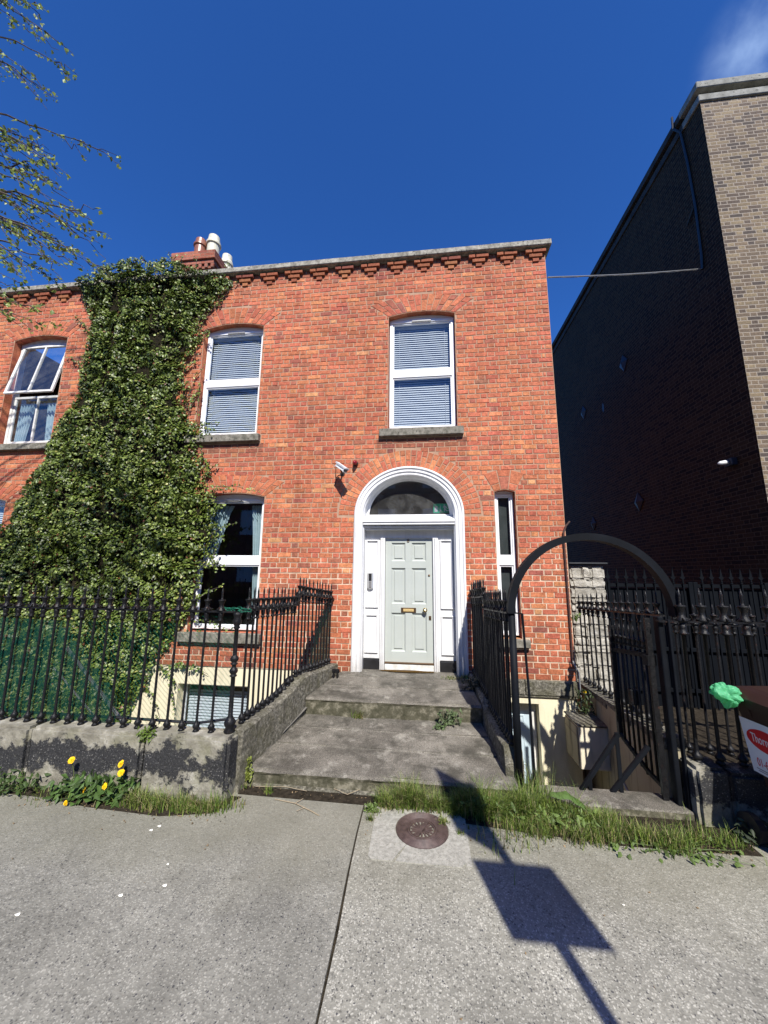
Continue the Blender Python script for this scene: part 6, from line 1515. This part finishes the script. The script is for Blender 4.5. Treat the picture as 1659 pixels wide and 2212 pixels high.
for i in range(14):   # the rest of the crown, away from the house
    a = random.uniform(1.8, 4.6); zz = random.uniform(3.4, 10); L_ = random.uniform(1.2, 2.4)
    p0 = Vector((-8.25, -3.95, zz)); p1 = p0 + Vector((math.cos(a) * L_, math.sin(a) * L_ * .6, random.uniform(-.1, .8))); twig(p0, p1, .03, 14, .85, .1)
br.build('branches', M_BARK, tree, fix=False)
TP = np.array(TP); n = len(TP); c = np.array([.26, .32, .075]) * rng.uniform(.45, 1.35, n)[:, None]; c[rng.random(n) < .3] *= np.array([.8, .9, .9])
leaves(TP, rng.normal(size=(n, 3)) * .9 + np.array([0, -.5, .5]), rng.uniform(.026, .055, n), c, 'crown', M_TLEAF, tree, aspect=.8)

# ------------------------------------------------------------------ sign post behind the viewer (casts the shadow on the pavement)
sg = empty('sign_post', (1.505, -6.10, 0), 'street sign post known by its shadow of a square plate on the pavement', 'sign post')
PX, PY = 1.505, -6.10
m = MB(); m.tube([(PX, PY, 0), (PX, PY, 4.6)], .038, 14); m.build('post', M_GREYPL, sg, smooth=True)
m = MB(); m.box(PX - .27, PX + .27, PY + .04, PY + .045, 3.06, 3.69, b=.002); m.build('sign_plate', M_SILVER, sg)
# second plate, turned nearly edge-on
m = MB(); dd = Vector((-.79, .61, 0)).normalized(); p0 = Vector((PX, PY, 3.76)); 
m.add([p0, p0 + dd * .42 + Vector((0, 0, .0)), p0 + dd * .42 + Vector((0, 0, .82)), p0 + Vector((0, 0, .82)), *[v + Vector((.004, .003, 0)) for v in (p0, p0 + dd * .42 + Vector((0, 0, .0)), p0 + dd * .42 + Vector((0, 0, .82)), p0 + Vector((0, 0, .82)))]],
      [(0, 1, 2, 3), (7, 6, 5, 4), (0, 4, 5, 1), (1, 5, 6, 2), (2, 6, 7, 3), (3, 7, 4, 0)]); m.build('sign_plate', M_SILVER, sg)

# ------------------------------------------------------------------ houses across the street (seen only as reflections)
for i in range(5):
    x0 = -27 + i * 11.0; H = 12.2 + .5 * (i % 2)
    e_ = empty('opposite_house', (x0 + 5, -21, 0), '%s brick house across the street, reflected in the window glass' % ('first', 'second', 'third', 'fourth', 'fifth')[i], 'house', 'houses across the street')
    m = MB(); m.box(x0, x0 + 10.97, -29, -21, -.2, H); m.build('wall', M_REDX, e_)
    m = MB(); m.add([(x0, -21, H), (x0 + 10.97, -21, H), (x0 + 10.97, -25, H + 1.5), (x0, -25, H + 1.5), (x0, -29, H), (x0 + 10.97, -29, H)], [(0, 1, 2, 3), (3, 2, 5, 4)]); m.build('roof', M_TILE, e_, fix=False)
    for k in range(3):
        for z in (1.2, 4.8, 8.4):
            m = MB(); m.box(x0 + 1.4 + k * 3.4, x0 + 2.7 + k * 3.4, -20.999, -20.95, z, z + 2); m.build('window', M_UPVC, e_)

# the side passage lies a little further back than the house front
for o in list(bpy.data.objects):
    if o.parent is None and o.name.split('.')[0] in ('stone_wall', 'spear_gate', 'brick_building', 'dome_camera'):
        o.location = CAMP + (o.location - CAMP) * KS; o.scale = (KS, KS, KS)
